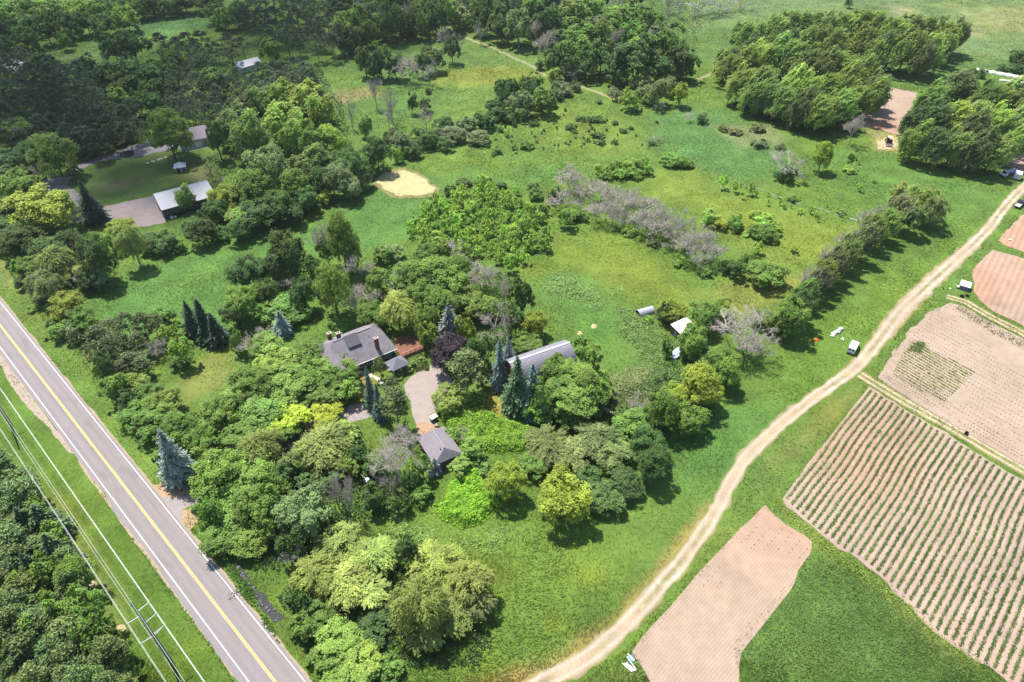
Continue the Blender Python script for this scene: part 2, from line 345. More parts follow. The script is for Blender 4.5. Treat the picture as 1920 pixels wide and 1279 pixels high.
gravel=mat("gravel_shoulder",(.33,.27,.215),rough=.95,noise=.25,scale=1.5,bump=.6,bscale=7)
sheet("road_shoulder",PP([(-120,515),(0,663),(33,708),(58,742),(100,797),(140,852),(128,849),(96,808),(64,778),(42,752),(20,718),(0,684),(-120,540)]),.03,gravel,amp=.3)
sheet("road_shoulder",[rp(s,-3.7) for s in(-400,-300,-200,-100,0,100,300)]+[rp(s,-4.4) for s in(300,100,0,-100,-200,-300,-400)],.028,mat("verge_grit",(.30,.25,.17),rough=.95,noise=.25,scale=1.2),amp=.25)
sheet("road_shoulder",[rp(s,3.6) for s in(-5,100,300)]+[rp(s,lt[-1]+.06) for s in(300,100,60,20)]+[rp(3,4.5)],.026,MATS["verge_grit"],amp=.3)
# driveway apron and drive under the trees
apron=mat("apron_gravel",(.27,.24,.235),rough=.9,noise=.14,scale=1.4,bump=.4)
sheet("driveway",PP([(285,913),(300,931),(330,934),(362,920),(440,870),(560,800),(640,765),(690,757),(720,770),(690,785),(640,795),(560,835),(440,905),(372,945),(345,955),(341,980),(353,1000)]),.035,apron,amp=.3)
sheet("dirt_patch",PP([(283,912),(330,905),(365,905),(366,920),(330,936),(300,932)]),.024,mat("brown_soil",(.36,.25,.15),rough=.95,noise=.25,scale=1.2),amp=.5)
sheet("dirt_patch",PP([(343,955),(368,950),(370,980),(352,1000),(341,985)]),.0245,MATS["brown_soil"],amp=.5)
# ---------------------------------------------------------------- dirt track with two wheel ruts
tm=attr_mat("track_dirt",fine=.22,scale=2.2,bump=.6,dist=.15,rough=.95)
def ribbon(name,pts,half,z,colfn,m,across=15,step=1.0,rag=.5,seed=0,kind='structure'):
    p=np.array(pts); L=np.r_[0,np.cumsum(np.hypot(*np.diff(p,axis=0).T))]; s=np.arange(0,L[-1],step)
    cx=np.interp(s,L,p[:,0]); cy=np.interp(s,L,p[:,1]); tx=np.gradient(cx); ty=np.gradient(cy); n=np.hypot(tx,ty); nxx,nyy=-ty/n,tx/n
    hv=half(s/L[-1]) if callable(half) else np.full(len(s),half)
    a=np.linspace(-1,1,across); rg=(vnoise(s,s*0,1.8,seed)-.5)*rag; rg2=(vnoise(s,s*0+5,1.8,seed+1)-.5)*rag
    tt=hv[:,None]*a[None,:]+np.where(a[None,:]>0,rg[:,None],rg2[:,None])*np.abs(a[None,:])**2
    X=cx[:,None]+nxx[:,None]*tt; Y=cy[:,None]+nyy[:,None]*tt
    col=colfn(X.ravel(),Y.ravel(),tt.ravel(),np.repeat(s/L[-1],across),np.tile(a,len(s)))
    i=np.arange(len(s)-1)[:,None]*across+np.arange(across-1)[None,:]
    f=np.stack([i,i+across,i+across+1,i+1],-1).reshape(-1,4)
    me=npmesh(name,np.stack([X.ravel(),Y.ravel(),np.full(X.size,z)],1),f,4,m,col)
    if me.polygons[0].normal.z<0: me.flip_normals()
    return link(name,me,None,kind)
def track_col(x,y,t,f,a):
    n=vnoise(x,y,2.2,40); n2=vnoise(x,y,7,41); n3=vnoise(x,y,.8,42)
    rut=np.exp(-((np.abs(t-.15*np.sin(f*40))-.95)/.42)**2)*(.55+.6*n2); edge=np.clip((np.abs(a)-.60)/.4,0,1)
    mid=np.exp(-(t/.55)**2)*np.clip((n2-.35)*3,0,1)
    tan=np.array([.35,.275,.19]); pale=np.array([.45,.385,.315]); brown=np.array([.19,.18,.07]); g=zone_col(x,y)
    c=tan*(.9+.25*n)[:,None]; c=c*(1-rut[:,None]*.75)+pale*rut[:,None]*.75
    white=np.clip((n2*n3-.36)*4,0,1)*np.clip(1-np.abs(a)*1.1,0,1); c=c*(1-white[:,None]*.7)+np.array([.66,.61,.56])*white[:,None]*.7
    c=c*(1-mid[:,None]*.8)+brown*mid[:,None]*.8
    e=np.clip(edge*1.1+(n-.5)*edge*1.4,0,1); c=c*(1-e[:,None])+(brown*.5+g*.5)*e[:,None]
    return c
ribbon("dirt_track",TRACK,lambda f:1.8+1.0*np.exp(-((f-.56)/.13)**2)+.25*np.clip(1-f*8,0,1),.03,track_col,tm,across=29,step=.8,rag=1.0,seed=50)
def lane_col(x,y,t,f,a):
    n=vnoise(x,y,1.6,60); rut=np.exp(-((np.abs(t)-.8)/.4)**2); c=np.array([.19,.19,.065])*(.8+.4*n)[:,None]
    r=np.clip(rut*1.1-(1-n)*.25,0,1); return c*(1-r[:,None])+np.array([.46,.385,.29])*r[:,None]
ribbon("farm_lane",PP([(1612,702),(1628,712),(1697,754),(1780,800),(1867,852),(1925,885),(2060,965)]),1.75,.045,lane_col,tm,across=13,rag=.5,seed=61)
ribbon("farm_lane",PP([(1775,556),(1810,566),(1850,590),(1905,618),(1960,650),(2060,700)]),1.5,.045,lane_col,tm,across=13,rag=.6,seed=63)
path_c=lambda x,y,t,f,a: np.tile(np.array([.25,.25,.13]),(len(x),1))*(.8+.4*vnoise(x,y,2,65))[:,None]
ribbon("footpath",PP([(835,48),(857,63),(887,77),(917,87),(960,107),(1000,125),(1022,142),(1090,163),(1120,173),(1155,188)]),1.0,.03,path_c,tm,across=7,rag=.6,seed=66)
ribbon("footpath",PP([(1310,149),(1335,138),(1355,128)]),1.1,.03,path_c,tm,across=7,rag=.4,seed=68)
# ---------------------------------------------------------------- ploughed fields: real furrows
soilm=attr_mat("field_soil",fine=.12,scale=3.5,bump=.5,dist=.08,rough=.97)
def rows_clip(poly,d,us):
    """for each across-coordinate, the stretch of the row inside the outline"""
    d=np.array(d)/np.hypot(*d); n=np.array([-d[1],d[0]]); q=np.array(poly); U=q@n; Vv=q@d; out=[]
    for u in us:
        h=[]
        for i in range(len(q)):
            u0,u1=U[i],U[(i+1)%len(q)]
            if (u0>u)!=(u1>u): h.append(Vv[i]+(Vv[(i+1)%len(q)]-Vv[i])*(u-u0)/(u1-u0))
        out.append((min(h),max(h)) if len(h)>1 else None)
    return d,n,U.min(),U.max(),out
def ridge_field(name,poly,d,spacing,amp,col,z=.06,sub=5,seed=0,blot=(1.08,.9,.8),vstep=1.0,sharp=1.):
    poly=rough_outline(poly,1.6,.55,seed)
    q=np.array(poly); dd=np.array(d)/np.hypot(*d); n=np.array([-dd[1],dd[0]]); u0,u1=(q@n).min(),(q@n).max()
    us=np.arange(u0+.05,u1,spacing/sub); _,_,_,_,cl=rows_clip(poly,d,us); M=int(max((c[1]-c[0]) for c in cl if c)/vstep)+2
    V=[];F=[];prev=None
    Vx=[]
    for u,c in zip(us,cl):
        if c is None: prev=None; continue
        v=np.linspace(c[0],c[1],M); uu=u+(vnoise(v,np.full(M,u*.05),9,seed+1)-.5)*.5
        x=n[0]*uu+dd[0]*v; y=n[1]*uu+dd[1]*v; ph=2*math.pi*u/spacing
        edge=np.minimum(1,np.minimum(v-c[0],c[1]-v)/1.5)
        h=z+amp*edge*((.5+.5*math.cos(ph))**sharp)+.03*vnoise(x,y,2.6,seed+3)
        base=len(Vx)*M; Vx.append(np.stack([x,y,h],1))
        if prev is not None:
            a=prev+np.arange(M-1); b=base+np.arange(M-1); F.append(np.stack([a,a+1,b+1,b],1))
        prev=base
    Va=np.vstack(Vx); Fa=np.vstack(F); x,y=Va[:,0],Va[:,1]
    b1=np.clip((vnoise(x,y,26,seed+4)-.35)*2,0,1); b2=vnoise(x,y,6,seed+5); b3=vnoise(x,y,1.2,seed+6); wet=np.clip((vnoise(x,y,17,seed+8)-.6)*3,0,1)*np.clip(vnoise(x,y,3,seed+9)*1.6-.3,0,1)
    c=np.array(col)*(1+(np.array(blot)-1)*b1[:,None]); c=c*(.86+.16*b2+.14*b3)[:,None]*(1-.16*wet)[:,None]
    me=npmesh(name,Va,Fa,4,soilm,c)
    if me.polygons[0].normal.z<0: me.flip_normals()
    return link(name,me,None,'structure')
SOIL=(.325,.255,.199)
F1=PP([(1432,949),(1520,1015),(1521,1042),(1500,1059),(1487,1089),(1447,1135),(1407,1172),(1390,1209),(1388,1290),(1390,1420),(1230,1420),(1213,1279),(1204,1262),(1197,1242),(1186,1226),(1184,1219),(1217,1181),(1280,1109)])
d1=np.array(P(1432,949))-np.array(P(1217,1181))
ridge_field("ploughed_field",F1,d1,.55,.032,SOIL,seed=70,blot=(1.06,.92,.84))
F2=PP([(1633,727),(1590,778),(1533,849),(1500,890),(1467,935),(1477,949),(1520,990),(1570,1029),(1613,1052),(1693,1122),(1750,1185),(1800,1222),(1853,1249),(1884,1272),(1990,1345),(2250,1150),(2060,985),(1925,905),(1840,853),(1760,804),(1690,762)])
d2=np.array(P(1633,727))-np.array(P(1470,935))
ridge_field("striped_field",F2,d2,1.36,.08,(.33,.252,.205),seed=75,sub=6,sharp=2.,blot=(1.05,.9,.82))
F3=PP([(1647,709),(1657,686),(1693,639),(1710,616),(1743,586),(1780,569),(1800,573),(1850,600),(1900,626),(1960,658),(2060,712),(2250,950),(2060,955),(1925,874),(1867,841),(1780,790),(1697,744)])
d3=np.array(P(1800,806))-np.array(P(1650,716))
ridge_field("sown_field",F3,d3,.8,.05,SOIL,seed=80,blot=(1.02,.97,.95))
F4=PP([(1844,484),(1860,469),(1880,473),(1920,485),(2050,520),(2200,640),(2060,688),(1920,612),(1880,592),(1854,578),(1840,564),(1826,548),(1825,533),(1821,518),(1825,504)])
d4=np.array(P(1863,511))-np.array(P(1841,558))
ridge_field("tilled_field",F4,d4,1.6,.14,(.34,.25,.193),seed=85,blot=(1.12,.86,.74))
F5=PP([(1870,450),(1880,459),(1920,475),(2050,505),(2150,420),(1960,385),(1915,405)])
ridge_field("tilled_field",F5,d4,1.6,.12,(.34,.25,.193),seed=88)
F6=PP([(1560,178),(1600,155),(1667,163),(1742,180),(1715,215),(1688,254),(1623,238),(1560,225)])
d6=np.array(P(1740,205))-np.array(P(1670,222))
ridge_field("tilled_field",F6,d6,1.5,.13,(.34,.252,.20),seed=90,blot=(1.08,.9,.85))
F7=PP([(1752,235),(1820,262),(1885,312),(1925,322),(2060,345),(2060,255),(1900,225),(1790,215)])
ridge_field("tilled_field",F7,d4,1.6,.13,(.34,.252,.197),seed=93)
# ---------------------------------------------------------------- yards, drives, pond
yard=mat("yard_gravel",(.30,.25,.232),rough=.92,noise=.12,scale=.5,bump=.4,bscale=6)
sheet("farmyard",PP([(756,722),(768,708),(798,690),(818,683),(846,706),(852,726),(836,744),(824,765),(812,780),(822,798),(800,812),(784,800),(775,780),(770,752),(760,740)]),.03,yard,amp=.35)
sheet("garage_forecourt",PP([(780,800),(786,792),(815,796),(824,806),(795,818),(783,812)]),.034,mat("rusty_soil",(.34,.23,.15),rough=.95,noise=.25,scale=1.3),amp=.3)
sheet("garden_path",PP([(700,702),(712,709),(735,728),(742,738),(734,742),(716,722),(698,708)]),.033,mat("pale_concrete",(.46,.41,.36),rough=.85,noise=.12,scale=1.),amp=.12)
sheet("garden_path",PP([(655,702),(676,694),(690,696),(700,703),(697,709),(676,702),(658,708)]),.036,MATS["pale_concrete"],amp=.12)
sheet("gravel_yard",PP([(188,388),(290,367),(310,417),(280,425),(250,426),(215,420),(196,405)]),.03,mat("mauve_gravel",(.31,.255,.24),rough=.92,noise=.13,scale=.4,bump=.3,bscale=5),amp=.5)
sheet("gravel_drive",PP([(60,345),(120,330),(148,307),(190,293),(227,281),(275,265),(330,262),(360,262),(358,276),(310,283),(250,296),(187,302),(148,320),(125,345),(70,362)]),.031,mat("grey_gravel",(.26,.235,.25),rough=.92,noise=.13,scale=.5),amp=.5)
sheet("gravel_drive",PP([(60,345),(120,330),(125,345),(160,372),(196,390),(190,402),(150,390),(100,370)]),.033,MATS["grey_gravel"],amp=.5)
pond=mat("algae_scum",(.36,.345,.17),rough=.75,noise=.14,scale=.35,bump=.3,bscale=3,spec=.3)
sheet("pond",PP([(703,337),(723,325),(757,319),(780,325),(800,340),(815,353),(813,362),(790,367),(750,368),(730,360),(713,347)]),.04,pond,amp=.55)
sheet("pond_bank",PP([(696,338),(718,322),(757,314),(785,321),(808,338),(822,354),(818,367),(792,372),(748,373),(724,364),(706,350)]),.022,mat("reedy_bank",(.20,.18,.075),rough=.95,noise=.3,scale=1.5),amp=.9)
for pts in([(655,762),(690,757),(694,775),(668,780)],):
    sheet("driveway",PP(pts),.04,yard,amp=.3)
sheet("dirt_patch",PP([(1645,268),(1665,255),(1690,262),(1688,272),(1668,280),(1648,280)]),.024,mat("sandy_soil",(.42,.33,.21),rough=.95,noise=.2,scale=1.2),amp=.6)
for (cx,cy,r) in((82,952,5),(100,990,5),(117,1015,4),(135,1048,6),(173,1096,6),(228,1177,7),(45,1010,0),(1113,612,4),(1087,625,3)):
    if r: sheet("dirt_patch",PP([(cx+r*1.3*math.cos(a),cy+r*math.sin(a)) for a in np.linspace(0,2*math.pi,12,endpoint=False)]),.025,MATS["sandy_soil"],amp=.25,step=.5,seed=int(cx))
# ---------------------------------------------------------------- buildings
def gable(mb,L,D,e,r,over=.4,th=.14,ridge=0.):
    """two roof slabs over a rectangle L x D centred at origin, ridge along x"""
    for s in(-1,1):
        y1=s*(D/2+over); z1=e-(r-e)*over/(D/2); x=L/2+over
        v=[(-x,ridge,r),(x,ridge,r),(x,y1,z1),(-x,y1,z1)]; v+=[(a,b,c-th) for a,b,c in v]
        mb.add(v,[(0,1,2,3),(7,6,5,4),(0,4,5,1),(1,5,6,2),(2,6,7,3),(3,7,4,0)])
    return mb
def hip(mb,L,D,e,r,hipl,over=.4,th=.14):
    x=L/2+over; y=D/2+over; a=L/2-hipl
    v=[(-x,-y,e),(x,-y,e),(x,y,e),(-x,y,e),(-a,0,r),(a,0,r)]; v+=[(-x,-y,e-th),(x,-y,e-th),(x,y,e-th),(-x,y,e-th)]
    return mb.add(v,[(0,1,5,4),(1,2,5),(2,3,4,5),(3,0,4),(0,6,7,1),(1,7,8,2),(2,8,9,3),(3,9,6,0),(9,8,7,6)])
def walls(mb,L,D,e,r=None,th=.2):
    """four walls, gable ends filled when r is given"""
    if r is None: return mb.box((0,0,e/2),(L,D,e))
    return mb.prism([(-D/2,0),(D/2,0),(D/2,e),(0,r),(-D/2,e)],-L/2,L/2)
def window(parent,x,y,z,w,h,face,gl,fr):
    """framed window on a wall facing face ('s','n','e','w' of the building's own axes)"""
    M=MB(); G=MB(); t=.07
    def bx(m,cx,cz,sx,sz,out,th):
        if face in'sn': k=-1 if face=='s' else 1; m.box((x+cx,y+k*out,z+cz),(sx,th,sz))
        else: k=-1 if face=='w' else 1; m.box((x+k*out,y+cx,z+cz),(th,sx,sz))
    bx(M,0,h/2,w+2*t,t,.05,.1); bx(M,0,-h/2,w+2*t,t,.05,.1); bx(M,-w/2,0,t,h,.052,.1); bx(M,w/2,0,t,h,.052,.1); bx(M,0,0,.05,h,.045,.06)
    o=M.build("window",fr,parent); bx(G,0,0,w,h,.02,.03); G.build("pane",gl,o); return o
glass=mat("window_glass",(.03,.04,.06),rough=.08,noise=.05,spec=.6); white=mat("white_paint",(.76,.76,.76),rough=.5,noise=.06,scale=1.5)
shingle=mat("grey_shingles",(.205,.19,.21),rough=.9,noise=.26,scale=.55,bump=.5,bscale=5)
shingle_d=mat("dark_shingles",(.10,.095,.115),rough=.9,noise=.16,scale=1.4,bump=.5,bscale=5)
brick=mat("red_brown_brick",(.16,.07,.05),rough=.9,noise=.3,scale=4); sidingb=mat("brown_siding",(.10,.075,.06),rough=.8,noise=.2,scale=2)
darkm=mat("dark_opening",(.02,.02,.025),rough=.9,noise=.1); metalw=mat("white_roof_sheet",(.37,.38,.42),rough=.45,noise=.07,scale=.5,spec=.4)
def frame2(o,ang): c,s=math.cos(ang),math.sin(ang); return lambda u,v:(o[0]+c*u-s*v,o[1]+s*u+c*v)
# --- main house
A=R(34); O=(-37.8,128.5); loc=frame2(O,A)
cx,cy=loc(1.3,6.2)
h=thing("house","large grey shingled house with brick chimneys, partly under the trees","house",(cx,cy,0),A)
w_=MB(); walls(w_,16.6,11.4,2.9); w_.build("wall",sidingb,h)
rb=MB(); hip(rb,17.4,12.2,3.0,7.3,3.6); roof=rb.build("roof",shingle,h)
MB().box((.2,0,7.31),(10.,.34,.1)).build("ridge_cap",mat("ridge_shingles",(.26,.24,.27),rough=.9),roof)
for (u,v,ht,b) in((-2.6,11.0,6.3,4.0),(-1.4,7.4,8.3,5.4),(5.9,1.4,7.4,3.2)):
    uu,vv=u-1.3,v-6.2; m=MB(); m.box((uu,vv,(b+ht)/2),(.95,.75,ht-b)); ch=m.build("chimney",brick,roof)
    MB().box((uu,vv,ht+.06),(1.15,.95,.14)).build("cap",mat("pale_mortar",(.45,.40,.36)),ch)
    for k in(-.2,.2): MB().tube((uu+k,vv,ht+.12),(uu+k,vv,ht+.42),.13,.12,8).build("flue",darkm,ch)
# cross wing at the front left, with its own gable roof
wg=MB(); L_=9.5
wgx=-4.9-1.3
for s in(-1,1):
    x1=wgx+s*3.6; v=[(wgx,-9.6,6.4),(wgx,.6,6.4),(x1,.2,2.75),(x1,-9.6,2.75)]; v+=[(a,b,c-.14) for a,b,c in v]
    wg.add(v,[(0,1,2,3),(7,6,5,4),(0,4,5,1),(1,5,6,2),(2,6,7,3),(3,7,4,0)])
wg.build("wing_roof",shingle,h)
MB().add([(wgx-3.2,-9.2,0),(wgx+3.2,-9.2,0),(wgx+3.2,-9.2,2.9),(wgx,-9.2,6.1),(wgx-3.2,-9.2,2.9),(wgx-3.2,-5.5,0),(wgx+3.2,-5.5,0),(wgx+3.2,-5.5,2.9),(wgx,-5.5,6.1),(wgx-3.2,-5.5,2.9)],
  [(0,1,2,3,4),(9,8,7,6,5),(0,5,6,1),(1,6,7,2),(4,3,8,9),(0,4,9,5)]).build("wing_wall",sidingb,h)
# raised dark dormer roof on the front slope
dm=MB(); dx0,dx1=-2.0,1.4
dm.add([(dx0,.0,7.55),(dx1,.0,7.55),(dx1,-2.9,5.95),(dx0,-2.9,5.95),(dx0,.0,7.0),(dx1,.0,7.0),(dx1,-2.9,5.0),(dx0,-2.9,5.0)],[(0,1,2,3),(7,6,5,4),(0,4,5,1),(1,5,6,2),(2,6,7,3),(3,7,4,0)])
dm.build("dormer",shingle_d,h)
ft=MB(); ft.tube((5.5,-6.1,2.6),(5.3,-2.5,5.5),.06,.06,6); ft.tube((5.9,-5.4,2.4),(5.75,-3.3,5.0),.05,.05,6); ft.build("roof_mast",mat("galvanised",(.5,.5,.52),rough=.4,metal=.3),h)
for x in(-.6,1.6,3.6,5.6): window(h,x,-5.7,1.6,1.2,1.2,'s',glass,white)
dr=MB().box((7.2,-5.74,1.05),(1.0,.08,2.1)).build("door",mat("blue_grey_door",(.14,.17,.24),rough=.5),h); MB().box((7.55,-5.80,1.0),(.06,.06,.14)).build("handle",MATS["galvanised"],dr)
for x in(-1,1): window(h,8.3,x*3,1.6,1.3,1.2,'e',glass,white)
for x,y,z in((-1.2,-2.2,6.0),(3.9,-1.6,6.4),(1.0,-4.4,4.2),(2.6,2.2,6.1),(-3.4,2.6,5.8)): MB().tube((x,y,z-.3),(x,y,z+.35),.09,.09,7).build('vent_pipe',MATS['galvanised'],roof)
gut=MB().box((0,-6.58,2.92),(18.2,.12,.13)); gut.build("gutter",white,h)
# --- deck
dk=thing("deck","rusty red wooden deck with railings at the right end of the grey house","deck",(0,0,0))
dp=[(-30.0,136.2),(-28.1,133.2),(-22.5,136.9),(-25.2,141.2),(-30.8,141.2)]
deckm=mat("red_deck_boards",(.22,.095,.06),rough=.75,noise=.25,scale=1.5); bd=MB(); dd=np.array(dp[2])-np.array(dp[1]); _,nn,u0,u1,cl=rows_clip(dp,dd,us:=np.arange(-400,400,.24)); dd=dd/np.hypot(*dd)
for u,c in zip(us,cl):
    if c and c[1]-c[0]>.3:
        m=(c[0]+c[1])/2; bd.box((nn[0]*u+dd[0]*m,nn[1]*u+dd[1]*m,.95),(c[1]-c[0],.2,.05),math.atan2(dd[1],dd[0]))
bd.build("deck_boards",deckm,dk)['kind']='stuff'
railm=mat("weathered_rail",(.42,.24,.16),rough=.7,noise=.2)
for a,b in((1,2),(2,3)):
    p,q=np.array(dp[a]),np.array(dp[b]); L=np.hypot(*(q-p)); an=math.atan2(*(q-p)[::-1]); c=(p+q)/2
    MB().box((c[0],c[1],1.95),(L,.12,.06),an).build("handrail",railm,dk)
    n=int(L/1.5)+1; bal=MB()
    for i in range(n+1):
        s=p+(q-p)*i/n; MB().box((s[0],s[1],1.0),(.1,.1,1.95)).build("post",railm,dk)
    for i in range(int(L/.3)): s=p+(q-p)*(i+.5)/int(L/.3); bal.box((s[0],s[1],1.4),(.05,.05,1.0))
    bal.build("balusters",railm,dk)['kind']='stuff'
MB().prism([(0,0),(.1,0),(.1,.9),(0,.9)],0,6.6).build("skirt",railm,dk).matrix_local=Matrix.Translation((dp[1][0],dp[1][1],0))@Matrix.Rotation(math.atan2(*(np.array(dp[2])-np.array(dp[1]))[::-1]),4,'Z')
# --- gazebo
g=thing("gazebo","small square gazebo with grey hipped roof and white posts beside the gravel yard","gazebo",(-28.5,129.1,0),R(38))
gz=MB(); hip(gz,4.3,3.6,2.6,4.2,1.95,.25); gz.build("roof",mat("blue_grey_shingles",(.185,.185,.22),rough=.88,noise=.12,scale=1.5,bump=.4,bscale=6),g)
for x in(-2,0,2):
    for y in(-1.65,1.65): MB().box((x,y,1.25),(.16,.16,2.5)).build("post",white,g)
MB().box((0,0,.08),(4.3,3.6,.16)).build("floor",mat("grey_floor",(.3,.28,.26)),g)
# --- gothic-arched barn
A=R(27); b=thing("barn","old barn with tall arched grey roof and red walls behind the conifers","barn",(0,0,0),A)
rr=(13.7-.2*math.cos(A),128.8-.2*math.sin(A)); L=15.5; cx,cy=rr[0]-L/2*math.cos(A),rr[1]-L/2*math.sin(A); b.location=(cx,cy,0)
prof=[(4.7*math.sin(t)**1.0*(1 if t<1.2 else 1),2.0+7.5*(1-(t/(math.pi/2))**1.9)) for t in np.linspace(0,math.pi/2,12)]
outer=[(-y,z) for y,z in prof[::-1]]+prof[1:]; inner=[(y*.965,z-.18) for y,z in outer]
n=len(outer); pv=[];pf=[]
xsn=np.linspace(-L/2-.4,L/2+.4,18)
for x in xsn: pv+=[(x,y,z) for y,z in outer]+[(x,y,z) for y,z in inner]
for k in range(len(xsn)-1):
    for i in range(n-1):
        a=k*2*n+i; c=a+2*n; pf+=[(a,a+1,c+1,c),(a+n,c+n,c+n+1,a+n+1)]
for k in(0,len(xsn)-1):
    for i in range(n-1): a=k*2*n+i; pf.append((a,a+n,a+n+1,a+1))
lav=mat("weathered_barn_shingles",(.215,.208,.25),rough=.85,noise=.18,scale=.9,bump=.4,bscale=5); br=MB().add(pv,pf).build("roof",lav,b)
MB().box((0,0,9.56),(L+.8,.5,.08)).build("ridge_cap",mat("pale_ridge_metal",(.52,.52,.58),rough=.5),br)
redw=mat("barn_red",(.20,.045,.035),rough=.85,noise=.25,scale=1.5)
wl=MB(); pr=[(y*.95,z-.22) for y,z in outer]; pr=[(-4.45,0)]+pr+[(4.45,0)]; wl.prism(pr,-L/2,L/2); wl.build("wall",redw,b)
MB().box((L/2+.04,-1,1.4),(.08,2.6,2.8)).build("door",mat("faded_red_door",(.26,.08,.06),rough=.8),b)
for z,y in((5.4,0),(3.6,-2.2),(3.6,2.2)): window(b,L/2,y,z,.8,.9,'e',glass,white)
for x in np.linspace(-6,6,6): window(b,x,-4.47,1.2,.8,.7,'s',glass,white)
# small sheds by the barn
lto=thing("lean_to","low grey curved roof of a small outbuilding just right of the barn","shed",(18.0,125.6,0),R(27-63))
arc=[(1.9*math.sin(t),1.7+1.3*math.cos(t)) for t in np.linspace(-1.5,1.5,9)]; arc=arc+[(y*.93,z-.12) for y,z in arc[::-1]]
MB().prism(arc,-2.6,2.6).build("roof",mat("pale_grey_roof",(.36,.35,.36),rough=.8,noise=.15),lto); MB().box((0,0,.9),(5.,3.4,1.8)).build("wall",redw,lto)
rs=thing("red_shed","little red shed with grey roof at the edge of the bushes right of the barn","shed",(22.0,118.9,0),R(20))
gable(MB(),3.0,2.7,2.3,3.4,.3).build("roof",MATS["pale_grey_roof"],rs); walls(MB(),3.0,2.7,2.3,3.35).build("wall",redw,rs)
d_=MB().box((1.53,0,1),(.06,1.0,2.0)).build("door",MATS["faded_red_door"],rs); MB().box((1.58,.35,1.),(.05,.05,.12)).build("handle",darkm,d_)
pl=thing("plank_stack","stack of weathered pale planks lying in front of the red shed","planks",(22.4,115.0,0),R(-47))
for k in range(4):
    for j in range(3): MB().box((random.uniform(-.1,.1),(j-1)*.3,.08+k*.13),(3.2+random.uniform(-.4,.4),.26,.09),random.uniform(-.03,.03)).build("plank",mat("pale_wood",(.48,.38,.32),rough=.8,noise=.2),pl)
# --- garage
A=R(-60); ga=thing("garage","grey hip-roofed garage at the foot of the gravel yard","garage",(-15.9,102.2,0),A)
walls(MB(),8.4,6.0,2.6).build("wall",sidingb,ga); grf=MB(); hip(grf,8.4,6.0,2.75,4.9,1.3); grf.build("roof",mat("mauve_grey_shingles",(.235,.21,.235),rough=.9,noise=.14,scale=1.2,bump=.5,bscale=5),ga)
MB().box((0,0,4.92),(5.9,.28,.08)).build("ridge_cap",MATS["ridge_shingles"],ga); MB().tube((2.6,-.8,4.2),(2.6,-.8,4.75),.12,.12,8).build("vent_pipe",darkm,ga)
for y in(-1.4,1.4): MB().box((-4.22,y,1.1),(.06,2.3,2.1)).build("door",mat("tan_door",(.33,.26,.2)),ga)
for x in(-2,1.5): window(ga,x,-3.0,1.5,1.0,.9,'s',glass,white)
# --- white-roofed pole building on the left homestead
A=R(33.5); u=(math.cos(A),math.sin(A)); v=(-u[1],u[0]); pc=(-118.7+u[0]*8.7-v[0]*3.2,208.9+u[1]*8.7-v[1]*3.2)
pb=thing("pole_building","long pole building with bright white metal roof and dark grey walls by the gravel yard","pole building",(pc[0],pc[1],0),A)
rf=MB(); L=17.6
for (ya,za,yb,zb) in((3.2,5.5,-5.2,3.5),(3.2,5.5,5.6,4.6)):
    vv=[(-L/2,ya,za),(L/2,ya,za),(L/2,yb,zb),(-L/2,yb,zb)]; vv+=[(a,c,d-.12) for a,c,d in vv]
    rf.add(vv,[(0,1,2,3),(7,6,5,4),(0,4,5,1),(1,5,6,2),(2,6,7,3),(3,7,4,0)])
roof=rf.build("roof",metalw,pb); rib=MB()
for x in np.arange(-L/2+.45,L/2,.9): rib.add([(x-.04,3.2,5.55),(x+.04,3.2,5.55),(x+.04,-5.2,3.55),(x-.04,-5.2,3.55),(x-.04,3.2,5.46),(x+.04,3.2,5.46),(x+.04,-5.2,3.46),(x-.04,-5.2,3.46)],[(0,1,2,3),(0,4,5,1),(2,6,7,3),(1,5,6,2),(3,7,4,0)])
rib.build("roof_rib",mat("roof_rib_metal",(.6,.61,.66),rough=.4),roof)['kind']='stuff'
gw=mat("dark_grey_sheet",(.07,.075,.085),rough=.6,noise=.1,scale=1)
MB().prism([(-4.7,0),(5.2,0),(5.2,4.5),(3.2,5.3),(-4.7,3.4)],-L/2+.4,L/2-.4).build("wall",gw,pb)
MB().box((.4,-4.74,.55),(L-2,.1,1.1)).build("open_front_shade",darkm,pb); MB().box((-L/2+.36,.5,1.7),(.08,3.6,3.2)).build("door",mat("grey_door",(.3,.31,.33)),pb)  # dark strip along the foot paints in the shade of the open front
for k,(x,y,c) in enumerate(((-6.6,-5.9,(.7,.7,.72)),(-5.5,-5.7,(.62,.6,.58)))):
    wb=thing("white_drum",["white drum standing left below the white-roofed pole building","squat pale tub beside the white drum below the pole building"][k],["drum","tub"][k],(pc[0]+u[0]*x+v[0]*y,pc[1]+u[1]*x+v[1]*y,0),0)
    MB().lathe([(0,0),(.42,0),(.45,.2),(.42,.9-.4*k),(.0,.92-.4*k)],12).build("body",mat("white_plastic%s"%("_b" if k else ""),c,rough=.4),wb); MB().lathe([(.43,.86-.4*k),(.46,.9-.4*k),(.2,.96-.4*k),(0,.96-.4*k)],12).build("lid",white,wb)
